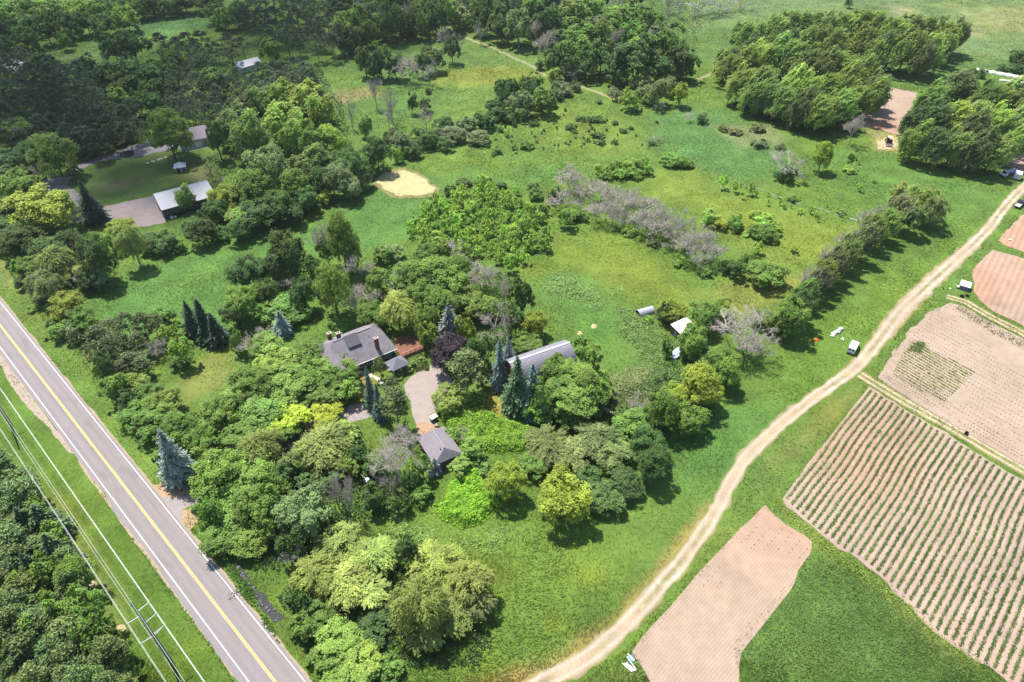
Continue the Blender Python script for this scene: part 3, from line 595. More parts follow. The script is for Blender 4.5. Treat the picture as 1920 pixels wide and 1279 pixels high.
# --- lavender-roofed house on the left
hl=thing("house","low pale house with hipped mauve roof behind the tall single tree","house",(-122.5,261.2,0),R(30))
mv=mat("mauve_shingles",(.255,.215,.26),rough=.9,noise=.12,scale=1.,bump=.4,bscale=4); bw=mat("beige_siding",(.48,.44,.40),rough=.8,noise=.08)
walls(MB(),15,10,3.1).build("wall",bw,hl); hip(MB(),15,10,3.2,6.2,4.5).build("roof",mv,hl)
w2=MB().box((9.5,1.5,1.45),(8,7,2.9)).build("wing_wall",bw,hl); wr=MB(); hip(wr,9,7.6,3.22,5.6,3.2); wr=wr.build("wing_roof",mv,hl); wr.location=(9.5,1.5,0)
for x in(-4.5,-1.5): MB().box((x,-5.03,1.15),(2.5,.08,2.2)).build("garage_door",white,hl)
for x in(1.5,4.2): window(hl,x,-5.,1.6,1.3,1.1,'s',glass,white)
for x,y in((10.5,1.6),(8.2,2.2)): MB().box((x,y,4.9),(.6,.6,.9)).build("chimney",white,hl)
sheet("terrace",[frame2((-122.5,261.2),R(30))(*q) for q in((-6.8,-4.4),(7,-4.4),(7,-7.2),(-6.8,-7.2))],.05,MATS["pale_concrete"],amp=.05)
# --- two white roofed sheds far left
A=R(43); s1=thing("metal_shed","pale shed with white metal roof deep among the dark pines","shed",(-126.3,340.6,0),A)
gable(MB(),11.4,7.4,2.9,4.6,.3).build("roof",metalw,s1); walls(MB(),11.2,7.,2.85,4.5).build("wall",mat("pale_green_siding",(.33,.40,.38),rough=.7),s1)
for x in(-3,3): window(s1,x,-3.5,1.6,1.1,.9,'s',glass,white)
q=P(27,132); s2=thing("long_shed","long white building half hidden behind dark trees at the left edge","building",(q[0],q[1],0),R(-25))
gable(MB(),19,8,3.4,5.2,.3).build("roof",metalw,s2); walls(MB(),18.6,7.6,3.3,5.1).build("wall",white,s2)
for x in(-6,-2,2,6): window(s2,x,-3.8,1.9,1.3,1.1,'s',glass,gw)
# --- kiosk, trampoline, stepping stones
ki=thing("wellhouse","tiny white-roofed shelter on the lawn at the foot of the tall single tree","shelter",(-121.0,236.4,0),R(20))
hip(MB(),3.6,3.0,2.1,3.5,1.6,.3).build("roof",white,ki); MB().box((0,.2,1.0),(3.2,2.4,2.0)).build("wall",mat("slate_wall",(.06,.07,.09),rough=.8),ki)
for x in(-1.6,1.6): MB().box((x,-1.35,1.0),(.14,.14,2.0)).build("post",white,ki)
MB().box((.3,-1.03,.95),(.9,.06,1.9)).build("door",mat("pale_blue_door",(.3,.36,.42)),ki)
tr=thing("trampoline","round black trampoline standing beside the grey gravel drive","trampoline",(-146.0,249.2,0))
blackm=mat("black_rubber",(.018,.018,.022),rough=.7); MB().lathe([(0,.8),(1.9,.8),(2.0,.84),(2.3,.84),(2.3,.76),(0,.76)],22).build("mat",blackm,tr)
rg=MB(); pts=[(2.35*math.cos(a),2.35*math.sin(a),.82) for a in np.linspace(0,2*math.pi,25)]; rg.path(pts,.06); rg.build("rim",mat("blue_black_pad",(.03,.035,.06),rough=.5),tr)
for a in np.arange(0,6.28,1.047): MB().tube((2.3*math.cos(a),2.3*math.sin(a),0),(2.3*math.cos(a),2.3*math.sin(a),.8),.05,.05).build("leg",darkm,tr)
for a in np.arange(.5,6.28,1.047): MB().tube((2.35*math.cos(a),2.35*math.sin(a),.8),(2.35*math.cos(a),2.35*math.sin(a),2.3),.03,.03).build("net_pole",darkm,tr)
for k,(x,y) in enumerate(((277,306),(287,303),(297,300),(302,298),(311,295))):
    q=P(x,y); o=MB().blob((0,0,.08),.75,k,2,.12,(1,.8,.2)).build("stepping_stone",mat("pale_stone",(.55,.54,.48),rough=.9,noise=.15),None); o.location=(q[0],q[1],0)
    tag(o,"pale flat stone in a short line across the mown lawn","stone","pale flat stones across the lawn")
# --- small sheds in the middle meadow
qn=thing("quonset_hut","small white half-round shelter with dark open end beside bushes in the weedy meadow","shelter",(36.6,152.4,0),R(24))
arc=[(1.35*math.sin(t),1.5*math.cos(t)) for t in np.linspace(-1.57,1.57,13)]; arc2=arc+[(y*.95,z*.95) for y,z in arc[::-1]]
MB().prism(arc2,-2.4,2.4).build("shell",metalw,qn); MB().prism([(y*.94,z*.94) for y,z in arc],-2.1,2.2).build("interior",darkm,qn)
for x in(-1.6,-.8,0,.8,1.6): MB().path([(x,y*1.01,z*1.01) for y,z in arc],.03,4).build("hoop",mat("hoop_metal",(.5,.5,.54),rough=.4),qn)
ms=thing("white_roofed_shed","shed with sloping white roof wedged between bushes right of the weedy meadow","shed",(45.2,143.6,0),R(33))
rf=MB(); vv=[(-2.9,2.0,3.05),(2.9,2.0,3.05),(2.9,-2.0,2.45),(-2.9,-2.0,2.45)]; vv+=[(a,c,d-.1) for a,c,d in vv]; rf.add(vv,[(0,1,2,3),(7,6,5,4),(0,4,5,1),(1,5,6,2),(2,6,7,3),(3,7,4,0)]); rf.build("roof",white,ms)
MB().prism([(-1.8,0),(1.8,0),(1.8,2.9),(-1.8,2.38)],-2.7,2.7).build("wall",mat("rusty_brown_wall",(.14,.08,.06),rough=.9,noise=.25),ms)
MB().box((-2.73,0,1.),(.06,1.1,2.)).build("door",mat("green_grey_door",(.25,.3,.3)),ms)
bt=thing("covered_boat","small pale blue-grey boat half hidden among the bushes below the white-roofed shed","boat",(42.0,134.8,0),R(60))
bt_=MB()
sec=[(-2.1,.25,.5),(-1.5,.75,.55),(0,.95,.55),(1.3,.75,.62),(2.3,.06,.85)]
vv=[]
for x,hw,z in sec: vv+=[(x,-hw,z+.25),(x,-hw*.6,.12),(x,hw*.6,.12),(x,hw,z+.25),(x,0,z+.42)]
ff=[]
for k in range(4):
    for i in range(5): a=k*5+i; bq=k*5+(i+1)%5; ff.append((a,bq,bq+5,a+5))
ff+=[(4,3,2,1,0),(20,21,22,23,24)]
bt_.add(vv,ff).build("hull",mat("blue_grey_tarp",(.35,.42,.55),rough=.6,noise=.15),bt); MB().path([(x,-hw-.02,z+.27) for x,hw,z in sec],.05).build("rub_rail",white,bt); MB().path([(x,hw+.02,z+.27) for x,hw,z in sec],.05).build("rub_rail",white,bt)
# ---------------------------------------------------------------- vehicles and gear
def wheel(parent,x,y,r,wd,side):
    t=MB().tube((x,y-wd/2,r),(x,y+wd/2,r),r,r,14).build("wheel",blackm,parent); MB().tube((x,y+side*(wd/2-.02),r),(x,y+side*(wd/2+.015),r),r*.55,r*.5,10).build("rim",MATS["galvanised"],t)
carw=mat("white_car_paint",(.80,.81,.82),rough=.25,noise=.03,spec=.5)
c=P(1603,650,1.); va=thing("van","white panel van with two dark rear windows parked in grass beside the dirt track","van",(88.1,137.2,0),R(55.6+180))
body=[(-2.45,.35),(2.3,.35),(2.42,.7),(2.4,1.05),(1.75,1.25),(1.25,2.0),(.9,2.12),(-2.3,2.12),(-2.45,1.9)]
m=MB(); vv=[(x,y*.97*(.92 if z>1.3 else 1),z) for y in(-1,1) for x,z in body]; n=len(body); m.add(vv,[tuple(range(n)),tuple(range(2*n-1,n-1,-1))]+[(i,(i+1)%n,n+(i+1)%n,n+i) for i in range(n)]).build("body",carw,va,bevel=.05)
# rear end (towards the camera) is +x here: two windows, bumper, lamps
va.rotation_euler=(0,0,R(55.6)); 
for y in(-.42,.42): MB().box((-2.47,y,1.5),(.05,.6,.5)).build("rear_window",glass,va)
MB().box((-2.55,0,.5),(.2,1.8,.24)).build("bumper",mat("bluish_bumper",(.18,.2,.27),rough=.5),va)
for y in(-.8,.8): MB().box((-2.47,y*1.08,1.05),(.05,.12,.35)).build("tail_lamp",mat("red_lamp",(.4,.03,.02),rough=.3),va)
for y in(-.93,.93):
    MB().box((1.1,y*.985,1.55),(.8,.05,.45)).build("side_window",glass,va)
    for x in(-1.5,1.5): wheel(va,x,y*.92,.34,.22,1 if y>0 else -1)
MB().add([(1.76,-.78,1.27),(1.76,.78,1.27),(1.29,.72,1.96),(1.29,-.72,1.96)],[(0,1,2,3)]).build("windscreen",glass,va)
rk=MB(); 
for x in(-1.6,-.3,.9): rk.box((x,0,2.17),(.06,1.6,.05))
rk.build("roof_rack",mat("light_grey_bar",(.6,.6,.62),rough=.4),va)
tp=MB()
for k,(x,y,r,z) in enumerate(((-2.0,-.25,.62,.28),(-1.2,.1,.7,.36),(-.3,.05,.72,.45),(.6,-.1,.78,.55),(1.5,.1,.72,.6),(2.1,.15,.55,.5))): tp.blob((x,y,z*.6),r,k+3,3,.22,(1.15,.75,.75))
o=tp.build("tarp_heap",mat("white_tarp",(.80,.80,.81),rough=.6,noise=.06),None,True); o.location=(86.4,143.9,0); o.rotation_euler=(0,0,R(36)); tag(o,"crumpled white tarpaulin heap lying in the grass near the white van","tarpaulin")
og=MB()
for k in range(9): og.blob((random.uniform(-.75,.75),random.uniform(-.45,.45),.15),random.uniform(.22,.4),k,2,.3,(1,.8,.7))
o=og.build("orange_netting",mat("orange_plastic",(.75,.16,.04),rough=.6,noise=.2,scale=5),None); o.location=(79.8,140.9,0); tag(o,"small heap of bright orange netting in the grass left of the white tarpaulin","netting")
gr_=MB()
for k in range(5): gr_.blob((random.uniform(-.5,.5),random.uniform(-.4,.4),.15),random.uniform(.15,.3),k+20,2,.3)
o=gr_.build("rubble_heap",MATS["pale_stone"],None); q=P(1579,637); o.location=(q[0],q[1],0); tag(o,"little heap of grey rubble between white tarpaulin and white van","rubble")
# box truck + white trailer at the top right
tk=thing("flatbed_truck","truck with white cab and dark blue covered bed under poplars at the right edge","truck",(179.6,233.1,0),R(205))
cab=[(1.4,.6),(3.5,.6),(3.6,1.1),(2.7,1.3),(2.2,2.1),(1.4,2.15)]
m=MB(); n=len(cab); m.add([(x,y*.95,z) for y in(-1,1) for x,z in cab],[tuple(range(n)),tuple(range(2*n-1,n-1,-1))]+[(i,(i+1)%n,n+(i+1)%n,n+i) for i in range(n)]).build("cab",mat("pale_grey_paint",(.62,.66,.72),rough=.3),tk,bevel=.05)
MB().add([(2.72,-.82,1.33),(2.72,.82,1.33),(2.24,.78,2.06),(2.24,-.78,2.06)],[(0,1,2,3)]).build("windscreen",glass,tk)
for y in(-.96,.96): MB().box((1.85,y,1.65),(.7,.04,.45)).build("side_window",glass,tk)
MB().prism([(-1.05,.8),(1.05,.8),(1.05,1.5),(.5,1.85),(-.5,1.85),(-1.05,1.5)],-3.6,1.3).build("covered_bed",mat("dark_blue_tarp",(.035,.05,.13),rough=.6,noise=.2),tk); MB().box((0,0,.65),(7.0,1.0,.2)).build("chassis",darkm,tk); MB().box((3.62,0,.7),(.12,1.9,.25)).build("bumper",darkm,tk)
for y in(-.72,.72):
    MB().box((3.62,y,.98),(.06,.3,.2)).build("headlight",MATS["pale_stone"],tk)
    for x in(2.7,-2.2): wheel(tk,x,y*1.2,.45,.26,1 if y>0 else -1)
tl=thing("cargo_trailer","white box trailer with its drawbar beside the white-cabbed truck","trailer",(181.4,230.4,0),R(55))
MB().box((0,0,1.45),(3.2,2.1,2.0)).build("box",carw,tl,bevel=.08); MB().box((-1.615,0,1.4),(.04,1.9,1.7)).build("door",mat("light_grey_panel",(.60,.63,.70),rough=.4),tl)
MB().tube((-1.6,-.7,.45),(-2.9,0,.45),.06,.06).tube((-1.6,.7,.45),(-2.9,0,.45),.06,.06).tube((-2.9,0,0),(-2.9,0,.7),.05,.05).build("drawbar",darkm,tl)
for y in(-1.05,1.05): wheel(tl,.2,y,.36,.22,1 if y>0 else -1)
ut=thing("pickup","dark pickup with grey flat cargo bed on the dirt track at the right edge","pickup",(172.0,211.4,0),R(42))
MB().box((-2.0,0,.8),(2.6,1.8,.14)).build("cargo_bed",mat("grey_bed",(.42,.40,.43),rough=.5),ut)
for y in(-.9,.9): MB().box((-2.0,y,.98),(2.6,.06,.3)).build("side_board",mat("grey_board",(.34,.33,.36)),ut)
cab=[(-.7,.4),(2.7,.4),(2.75,.95),(1.4,1.1),(.9,1.75),(-.5,1.75)]; m=MB(); n=len(cab); m.add([(x,y*.9,z) for y in(-1,1) for x,z in cab],[tuple(range(n)),tuple(range(2*n-1,n-1,-1))]+[(i,(i+1)%n,n+(i+1)%n,n+i) for i in range(n)]).build("cab",mat("dark_blue_paint",(.03,.035,.07),rough=.25),ut,bevel=.05)
MB().box((-.58,0,1.4),(.06,1.4,.5)).build("rear_window",glass,ut)
MB().add([(1.42,-.76,1.13),(1.42,.76,1.13),(.94,.72,1.7),(.94,-.72,1.7)],[(0,1,2,3)]).build("windscreen",glass,ut)
for y in(-.85,.85):
    for x in(-2.1,1.7): wheel(ut,x,y,.38,.24,1 if y>0 else -1)
# tractor and disc harrow
tc=thing("tractor","dark tractor with tan canopy parked at the gap between the two poplar groves","tractor",(147.3,260.3,0),R(80))
MB().box((1.1,0,1.1),(1.9,.75,.7)).build("bonnet",mat("dark_red_paint",(.10,.03,.03),rough=.4),tc,bevel=.06); MB().box((-.4,0,.95),(1.5,.9,.55)).build("chassis",darkm,tc)
MB().box((-.55,0,1.5),(.55,.6,.2)).build("seat",blackm,tc); MB().box((-.5,0,2.55),(1.7,1.6,.1)).build("canopy",mat("tan_canopy",(.62,.50,.40),rough=.6),tc); MB().tube((1.5,.25,1.4),(1.5,.25,2.1),.05,.05).build("exhaust",darkm,tc)
for x in(-1.2,.2):
    for y in(-.65,.65): MB().box((x,y,1.9),(.07,.07,1.3)).build("canopy_post",darkm,tc)
for y in(-.85,.85): wheel(tc,-.75,y,.8,.42,1 if y>0 else -1); wheel(tc,1.6,y*.8,.45,.25,1 if y>0 else -1)
hw=thing("disc_harrow","grey disc harrow on the ground behind the dark tractor","harrow",(146.4,256.9,0),R(75))
MB().box((0,0,.55),(2.0,.1,.1)).box((0,.9,.55),(2.0,.1,.1)).box((0,-.9,.55),(2.0,.1,.1)).box((.8,0,.55),(.1,2.2,.1)).box((-.8,0,.55),(.1,2.2,.1)).build("frame",mat("grey_steel",(.3,.29,.3),rough=.5),hw)
for k in range(7):
    for x in(-.7,.7): MB().tube((x,-1.05+.35*k,.32),(x+.04,-1.02+.35*k,.32),.32,.3,12).build("disc",MATS["galvanised"],hw)
# white-roofed field hut and small things beside it
fh=thing("field_hut","small white-roofed hut with slate blue sides at the corner of the tilled field","hut",(129.9,163.8,0),R(-33))
MB().prism([(-1.2,0),(1.2,0),(1.2,1.6),(-1.2,1.3)],-1.25,1.25).build("wall",mat("slate_blue_panel",(.14,.155,.26),rough=.5),fh)
rf=MB(); vv=[(-1.4,1.35,1.78),(1.4,1.35,1.78),(1.4,-1.2,1.42),(-1.4,-1.2,1.42)]; vv+=[(a,c,d-.08) for a,c,d in vv]; rf.add(vv,[(0,1,2,3),(7,6,5,4),(0,4,5,1),(1,5,6,2),(2,6,7,3),(3,7,4,0)]); rf.build("roof",white,fh)
MB().box((1.27,0,.6),(.04,1.2,1.1)).build("door",darkm,fh)
tb=thing("folding_table","small cream table standing left of the white-roofed field hut","table",(128.4,163.9,0),R(-15))
MB().box((0,0,.7),(1.25,.85,.06)).build("tabletop",mat("cream_plastic",(.75,.72,.60),rough=.5),tb)
for x in(-.5,.5):
    for y in(-.33,.33): MB().box((x,y,.34),(.05,.05,.68)).build("leg",darkm,tb)
for k,((x,y),lb) in enumerate((((1803,557),"black plastic crate by the lane below the field hut, the wider of two"),((1813,556),"black plastic crate by the lane below the field hut, the smaller one at right"),((1811,814),"black crate standing on the narrow lane between the crop fields"))):
    q=P(x,y); cr=thing("crate",lb,"crate",(q[0],q[1],0),R(20*k)); sx=(.9,.6,.8)[k]; MB().box((0,0,.06),(sx,.6,.1)).build("base",blackm,cr)
    for a in(-1,1): MB().box((a*sx/2,0,.32),(.06,.66,.55)).build("side",blackm,cr); MB().box((0,a*.3,.32),(sx-.06,.06,.53)).build("side",blackm,cr)
for k,(x,y,r,sq,lb) in enumerate(((1781,542,.28,(1,1,.9),"white plastic bucket in the grass left of the cream table"),(1893,451,.4,(1.3,.8,.6),"small white sack on bare soil at the top corner of the tilled field"))):
    q=P(x,y); o=MB().blob((0,0,r*.5),r,k,2,.15,sq).build(["bucket","sack"][k],white,None); o.location=(q[0],q[1],.1*k); tag(o,lb,["bucket","sack"][k])
# long pale row covers at the top right
rc=mat("pale_row_cover",(.62,.58,.53),rough=.8,noise=.15,scale=.6)
for (a,b,wd,lb) in(((1830,131),(1917,147),1.5,"long pale fabric tunnel stretching from the dark bush to the right edge"),((1873,152),(1909,155),.9,"shorter pale fabric tunnel lying in front of the long one"),((1900,156),(1960,155),.9,"pale fabric strip running out of the right edge beside the short tunnel")):
    p,q=np.array(P(*a)),np.array(P(*b)); L=np.hypot(*(q-p)); o=thing("row_cover_tunnel",lb,"row cover",(*((p+q)/2),0),math.atan2(*(q-p)[::-1]))
    xs_=np.linspace(-L/2,L/2,24); vv=[];ff=[]
    for x in xs_:
        k=1+.12*math.sin(x*1.7)+random.uniform(-.06,.06)
        vv+=[(x,wd*k*math.sin(t),max(0,.9*k*math.cos(t))) for t in np.linspace(-1.57,1.57,7)]
    for i in range(23):
        for j in range(6): s=i*7+j; ff.append((s,s+1,s+8,s+7))
    ff+=[tuple(range(6,-1,-1)),tuple(range(23*7,24*7))]
    MB().add(vv,ff).build("cover",rc,o)
    for x in np.arange(-L/2+1,L/2,1.8): MB().path([(x,(wd+.05)*math.sin(t),.97*math.cos(t)) for t in np.linspace(-1.5,1.5,7)],.04,4).build("hoop",mat("hoop_grey",(.5,.47,.45)),o)
# pale fabric strip through the meadow
fs=MB(); pts=chaikin(PP([(1388,346),(1415,352),(1440,362),(1462,371),(1478,376),(1505,384),(1530,389),(1548,396),(1562,401),(1585,408),(1606,413)]),1)
cols=mat("pale_green_fabric",(.30,.35,.26),rough=.8,noise=.2)
for k,off in enumerate((0,.55)):
    for a,b in zip(pts[:-1],pts[1:]):
        if random.random()<(.75 if k==0 else .45): fs.box(((a[0]+b[0])/2+off*.5,(a[1]+b[1])/2-off,.12),(math.hypot(b[0]-a[0],b[1]-a[1])*1.04,random.uniform(.18,.4),.1),math.atan2(b[1]-a[1],b[0]-a[0])+random.uniform(-.04,.04))
o=fs.build("fabric_strip",cols,None); tag(o,"broken line of pale fabric lying across the yellow meadow between saplings","fabric strip")
# pale pipes at the bottom edge
pm=[P(1177,1227),P(1189,1240),P(1175.5,1232),P(1192.7,1256.5),P(1169,1242.5),P(1186.5,1258)]
for k,(a,b,r,n,lb) in enumerate(((0,1,.14,1,"short white pipe, upper right of the bundle beside the ploughed field"),(2,3,.08,1,"long thin white pipe in the middle of the bundle beside the ploughed field"),(4,5,.11,3,"bundle of three white pipes lying together, lowest beside the ploughed field"))):
    p,q=np.array(pm[a]),np.array(pm[b]); d=(q-p)/np.hypot(*(q-p)); nn=np.array([-d[1],d[0]]); o=thing("white_pipe",lb,"pipe",(*((p+q)/2),0),math.atan2(d[1],d[0])); L=np.hypot(*(q-p))
    for j in range(n): MB().tube((-L/2+.2*j,(j-(n-1)/2)*.27,.12),(L/2+.15*j,(j-(n-1)/2)*.27,.12),r,r,8).build("pipe",carw,o)
q=P(1183,1236); o=MB().prism([(-.7,0),(.7,0),(.5,.1),(-.4,.13)],-.55,.55).build("blue_sheet",mat("blue_plastic_sheet",(.12,.25,.42),rough=.4),None); o.location=(q[0],q[1],.01); o.rotation_euler=(0,0,.4); tag(o,"piece of blue plastic sheet between the white pipes","plastic sheet")
# dumpster and bin at the yard
bn=thing("dumpster","dark green dumpster with pale mint lid at the lower end of the gravel yard","dumpster",(-18.1,112.2,0),R(40))
MB().add([(-.75,-.4,.12),(.75,-.4,.12),(.75,.4,.12),(-.75,.4,.12),(-.9,-.5,1.1),(.9,-.5,1.1),(.9,.5,1.25),(-.9,.5,1.25)],[(3,2,1,0),(4,5,6,7),(0,1,5,4),(1,2,6,5),(2,3,7,6),(3,0,4,7)]).build("body",mat("dark_green_steel",(.03,.06,.045),rough=.5),bn)
for x in(-.46,.46): MB().add([(x-.43,-.55,1.13),(x+.43,-.55,1.13),(x+.43,.55,1.3),(x-.43,.55,1.3),(x-.43,-.55,1.2),(x+.43,-.55,1.2),(x+.43,.55,1.37),(x-.43,.55,1.37)],[(3,2,1,0),(4,5,6,7),(0,1,5,4),(1,2,6,5),(2,3,7,6),(3,0,4,7)]).build("lid",mat("mint_plastic",(.60,.75,.66),rough=.5),bn)
lo=MB().tube((-.5,0,.2),(.6,.1,.2),.2,.18,8).build("log",mat("bark_brown",(.12,.085,.06),rough=.95,noise=.3,scale=4),None); q=P(819,801); lo.location=(q[0],q[1],0); tag(lo,"short dark log lying behind the garage roof below the dumpster","log")
# yard light pole
yl=thing("yard_light","old grey yard light pole with round white lamp among the trees below the willow","yard light",(-28.9,89.0,0))
gp=mat("grey_pole_wood",(.24,.22,.2),rough=.9,noise=.25,scale=2)
MB().tube((0,0,0),(0,0,7.6),.14,.10,8).build("pole",gp,yl); MB().lathe([(0,7.9),(.3,7.85),(.42,7.7),(.4,7.55),(0,7.5)],14).build("lamp",carw,yl)
MB().tube((0,0,7.2),(-1.4,1.0,7.9),.05,.05).build("bracket",mat("pale_bracket",(.55,.55,.5)),yl); MB().box((-.25,0,6.8),(.22,.2,.3)).build("meter_box",white,yl)
# ---------------------------------------------------------------- power line
PH=20.0; top=P(245,1128,PH); base=Vector((top[0],top[1],0)); wd=Vector((RD[0],RD[1],0)); wn=Vector((RN[0],RN[1],0))
def z_at(py,x,y):   # height on the pole seen at photograph row py
    lo_,hi=0,30
    for _ in range(40):
        m=(lo_+hi)/2
        if P(960,py,m)[1]>y: lo_=m
        else: hi=m
    return m
arms=[(1147,-1),(1167-12,1),(1168,-1),(1190,-1),(1192,1)]
pole_m=mat("grey_steel_pole",(.17,.18,.19),rough=.6,noise=.15,scale=2); arm_m=mat("pale_arm",(.66,.68,.70),rough=.5,noise=.08)
wirepts={-1:[],1:[]}
def utility_pole(o,label):
    p=thing("utility_pole",label,"utility pole",o,math.atan2(wn[1],wn[0]))
    MB().tube((0,0,0),(0,0,PH),.30,.13,12).build("pole",pole_m,p); MB().tube((0,0,PH),(0,0,PH+.25),.06,.05,6).build("top_pin",arm_m,p)
    for py,sd in arms:
        z=z_at(py,base[0],base[1]); L=2.0; a=MB().tube((0,0,z),(sd*L,0,z+.35),.075,.055,6).build("cross_arm",arm_m,p)
        if py==1190: MB().tube((0,0,z-.45),(sd*L,0,z+.28),.05,.045,6).build("brace",arm_m,a)
        MB().lathe([(.03,0),(.09,.03),(.05,.07),(.09,.11),(.05,.15),(.09,.19),(.03,.24)],8,(sd*L,0,z+.10)).build("insulator",mat("grey_porcelain",(.45,.46,.48),rough=.3),a)
    for k in range(3): MB().box((.0,-.24,2+2.5*k),(.05,.25,.05)).build("step_bolt",arm_m,p)
    MB().tube((.33,0,0),(.33,0,11.5),.03,.03,5).build("conduit",MATS["galvanised"],p)
    return p
utility_pole(base,"tall grey power pole with five pale arms on the grass strip by the road")
SP=79.5
utility_pole(base-wd*SP,"tall grey power pole farther up the grass strip, at the left edge")
utility_pole(base+wd*SP,"tall grey power pole next along the grass strip, beyond the bottom edge")
wm=mat("bright_conductor",(.72,.74,.74),rough=.35,noise=.03,spec=.5)
def cable(off,z,label,sag=.9,r=.034):
    pts=[]
    for k in range(-4,3):
        for t in np.linspace(0,1,17)[:-1]:
            q=base+wd*(SP*(k+t))+wn*off; pts.append((q[0],q[1],z-sag*4*t*(1-t)))
    o=MB().path(pts,r,5).build("power_cable",wm,None); tag(o,label,"power cable","bright overhead cables along the road")
for k,(py,sd) in enumerate(arms):
    cable(sd*2.0,z_at(py,base[0],base[1])+.12,["uppermost bright cable on the road side of the power pole","upper bright cable on the trees' side of the power pole","middle bright cable on the road side of the power pole","lowest bright cable on the road side of the power pole","lower bright cable on the trees' side of the power pole"][k],sag=.5,r=.020)
cable(0,PH+.2,"thin static wire running over the very top of the power poles",.4,.02); cable(.45,8.8,"low service cable hung beneath the arms close to the poles",.5,.018)
# rocks in the roadside ditch
dk_=MB(); rs_=random.Random(5)
dl=PP([(440,1058),(460,1090),(480,1115),(500,1140),(525,1165)])
for k in range(38):
    f=rs_.random()*3.99; i=int(f); a,b_=dl[i],dl[i+1]; t=f-i; dk_.blob((a[0]+(b_[0]-a[0])*t+rs_.gauss(0,.4),a[1]+(b_[1]-a[1])*t+rs_.gauss(0,.4),.1),rs_.uniform(.12,.36),k,1,.25,(1,1,.6))
sheet("ditch",[(p[0]-.6,p[1]-.5) for p in dl]+[(p[0]+.7,p[1]+.6) for p in dl[::-1]],.024,mat("wet_mud",(.05,.05,.055),rough=.9,noise=.3),amp=.5)
dk_.build("riprap",mat("blue_grey_rock",(.13,.13,.155),rough=.85,noise=.35,scale=2),None)['kind']='stuff'
# ---------------------------------------------------------------- plants: prototype meshes
def unit(a): return a/(np.linalg.norm(a,axis=1,keepdims=True)+1e-9)
def cards(name,c,n,u,L,W,tint,m,bend=.18):
    """leaf sprays: one folded rhombus per spray"""
    n=unit(n); u=unit(u-n*np.sum(u*n,1,keepdims=True)); w=np.cross(n,u); L=np.asarray(L).reshape(-1,1); W=np.asarray(W).reshape(-1,1)
    v=np.stack([c-u*L/2-n*L*bend,c+w*W/2+u*L*.08,c+u*L/2-n*L*bend,c-w*W/2+u*L*.08],1).reshape(-1,3)
    f=np.arange(len(c)*4).reshape(-1,4); return npmesh(name,v,f,4,m,np.repeat(tint,4,axis=0),"tint")
def tint(r,k,lobe=None,amt=.28):
    g=1+(r.random(k)-.5)*2*amt
    if lobe is not None: g=g*lobe
    y=(r.random(k)-.5)*.22
    return np.stack([g*(1+y),g*(1+y*.35),g*(1-y)],1)
def sphere(r,k): return unit(r.normal(size=(k,3)))
def lobes(r,K,zmin=-.55):
    i=np.arange(K*2)+.5; ph=np.arccos(1-2*i/(K*2)); th=math.pi*(1+5**.5)*i; d=np.stack([np.cos(th)*np.sin(ph),np.sin(th)*np.sin(ph),np.cos(ph)],1)
    d=d[d[:,2]>zmin]; d=unit(d+r.normal(size=d.shape)*.22); r.shuffle(d); return d[:K]
LM=leaf_mat("leaves",.38); NM=leaf_mat("needles",.2)
def m_crown(seed,r0,K,S,n,leaf,kind='broad',zmin=-.55,lrr=(.20,.42),radr=(.46,.88)):
    """crown built of limbs' worth of foliage (K), each of S leafy sprays, each of many leaves; gaps stay between the sprays"""
    r=np.random.default_rng(seed); d=lobes(r,K,zmin); K=len(d); rad=r.uniform(*radr,K); lr=r.uniform(*lrr,K); lt=r.uniform(.80,1.2,K)
    M=K*S; k=np.repeat(np.arange(K),S); q=unit(sphere(r,M)+d[k]*.85+np.array([0,0,.2])); st=lt[k]*r.uniform(.78,1.22,M); sr=lr[k]*r.uniform(.30,.58,M)
    out=r.uniform(.70,1.12,M); sc=d[k]*rad[k][:,None]+q*(lr[k]*out)[:,None]
    if kind=='poplar': ax=unit(np.array([.75,-.05,.62])+r.normal(size=(M,3))*.28); stretch=.95; LA,WA=1.3,.55; sc[:,0]+=.12*sc[:,2]
    elif kind=='willow': ax=unit(d[k]*.55+q*.3+np.array([0,0,-.85])+r.normal(size=(M,3))*.18); stretch=.85; LA,WA=1.5,.42
    else: ax=sphere(r,M); stretch=0.; LA,WA=1.,.78
    s=r.integers(0,M,n); g=sphere(r,n)*(r.beta(2.4,1.3,n)*sr[s])[:,None]
    if stretch: g=g*.62+ax[s]*(r.normal(size=n)*stretch*sr[s])[:,None]
    p=(sc[s]+g)*r0; u=ax[s]+r.normal(size=(n,3))*.35 if stretch else sphere(r,n)
    nn=unit(q[s]*.65+np.array([0,0,.85])+unit(g+1e-6)*.30+r.normal(size=(n,3))*.38); L=leaf*r.uniform(.6,1.4,n)
    ni=n//8; pin=sphere(r,ni)*(r.random((ni,1))**.5)*.58*r0
    return cards("foliage",np.vstack([p,pin]),np.vstack([nn,sphere(r,ni)]),np.vstack([u,sphere(r,ni)]),np.r_[L*LA,np.full(ni,leaf*1.7)],np.r_[L*WA,np.full(ni,leaf*1.3)],np.vstack([tint(r,n,st[s],.2),tint(r,ni)]),LM)
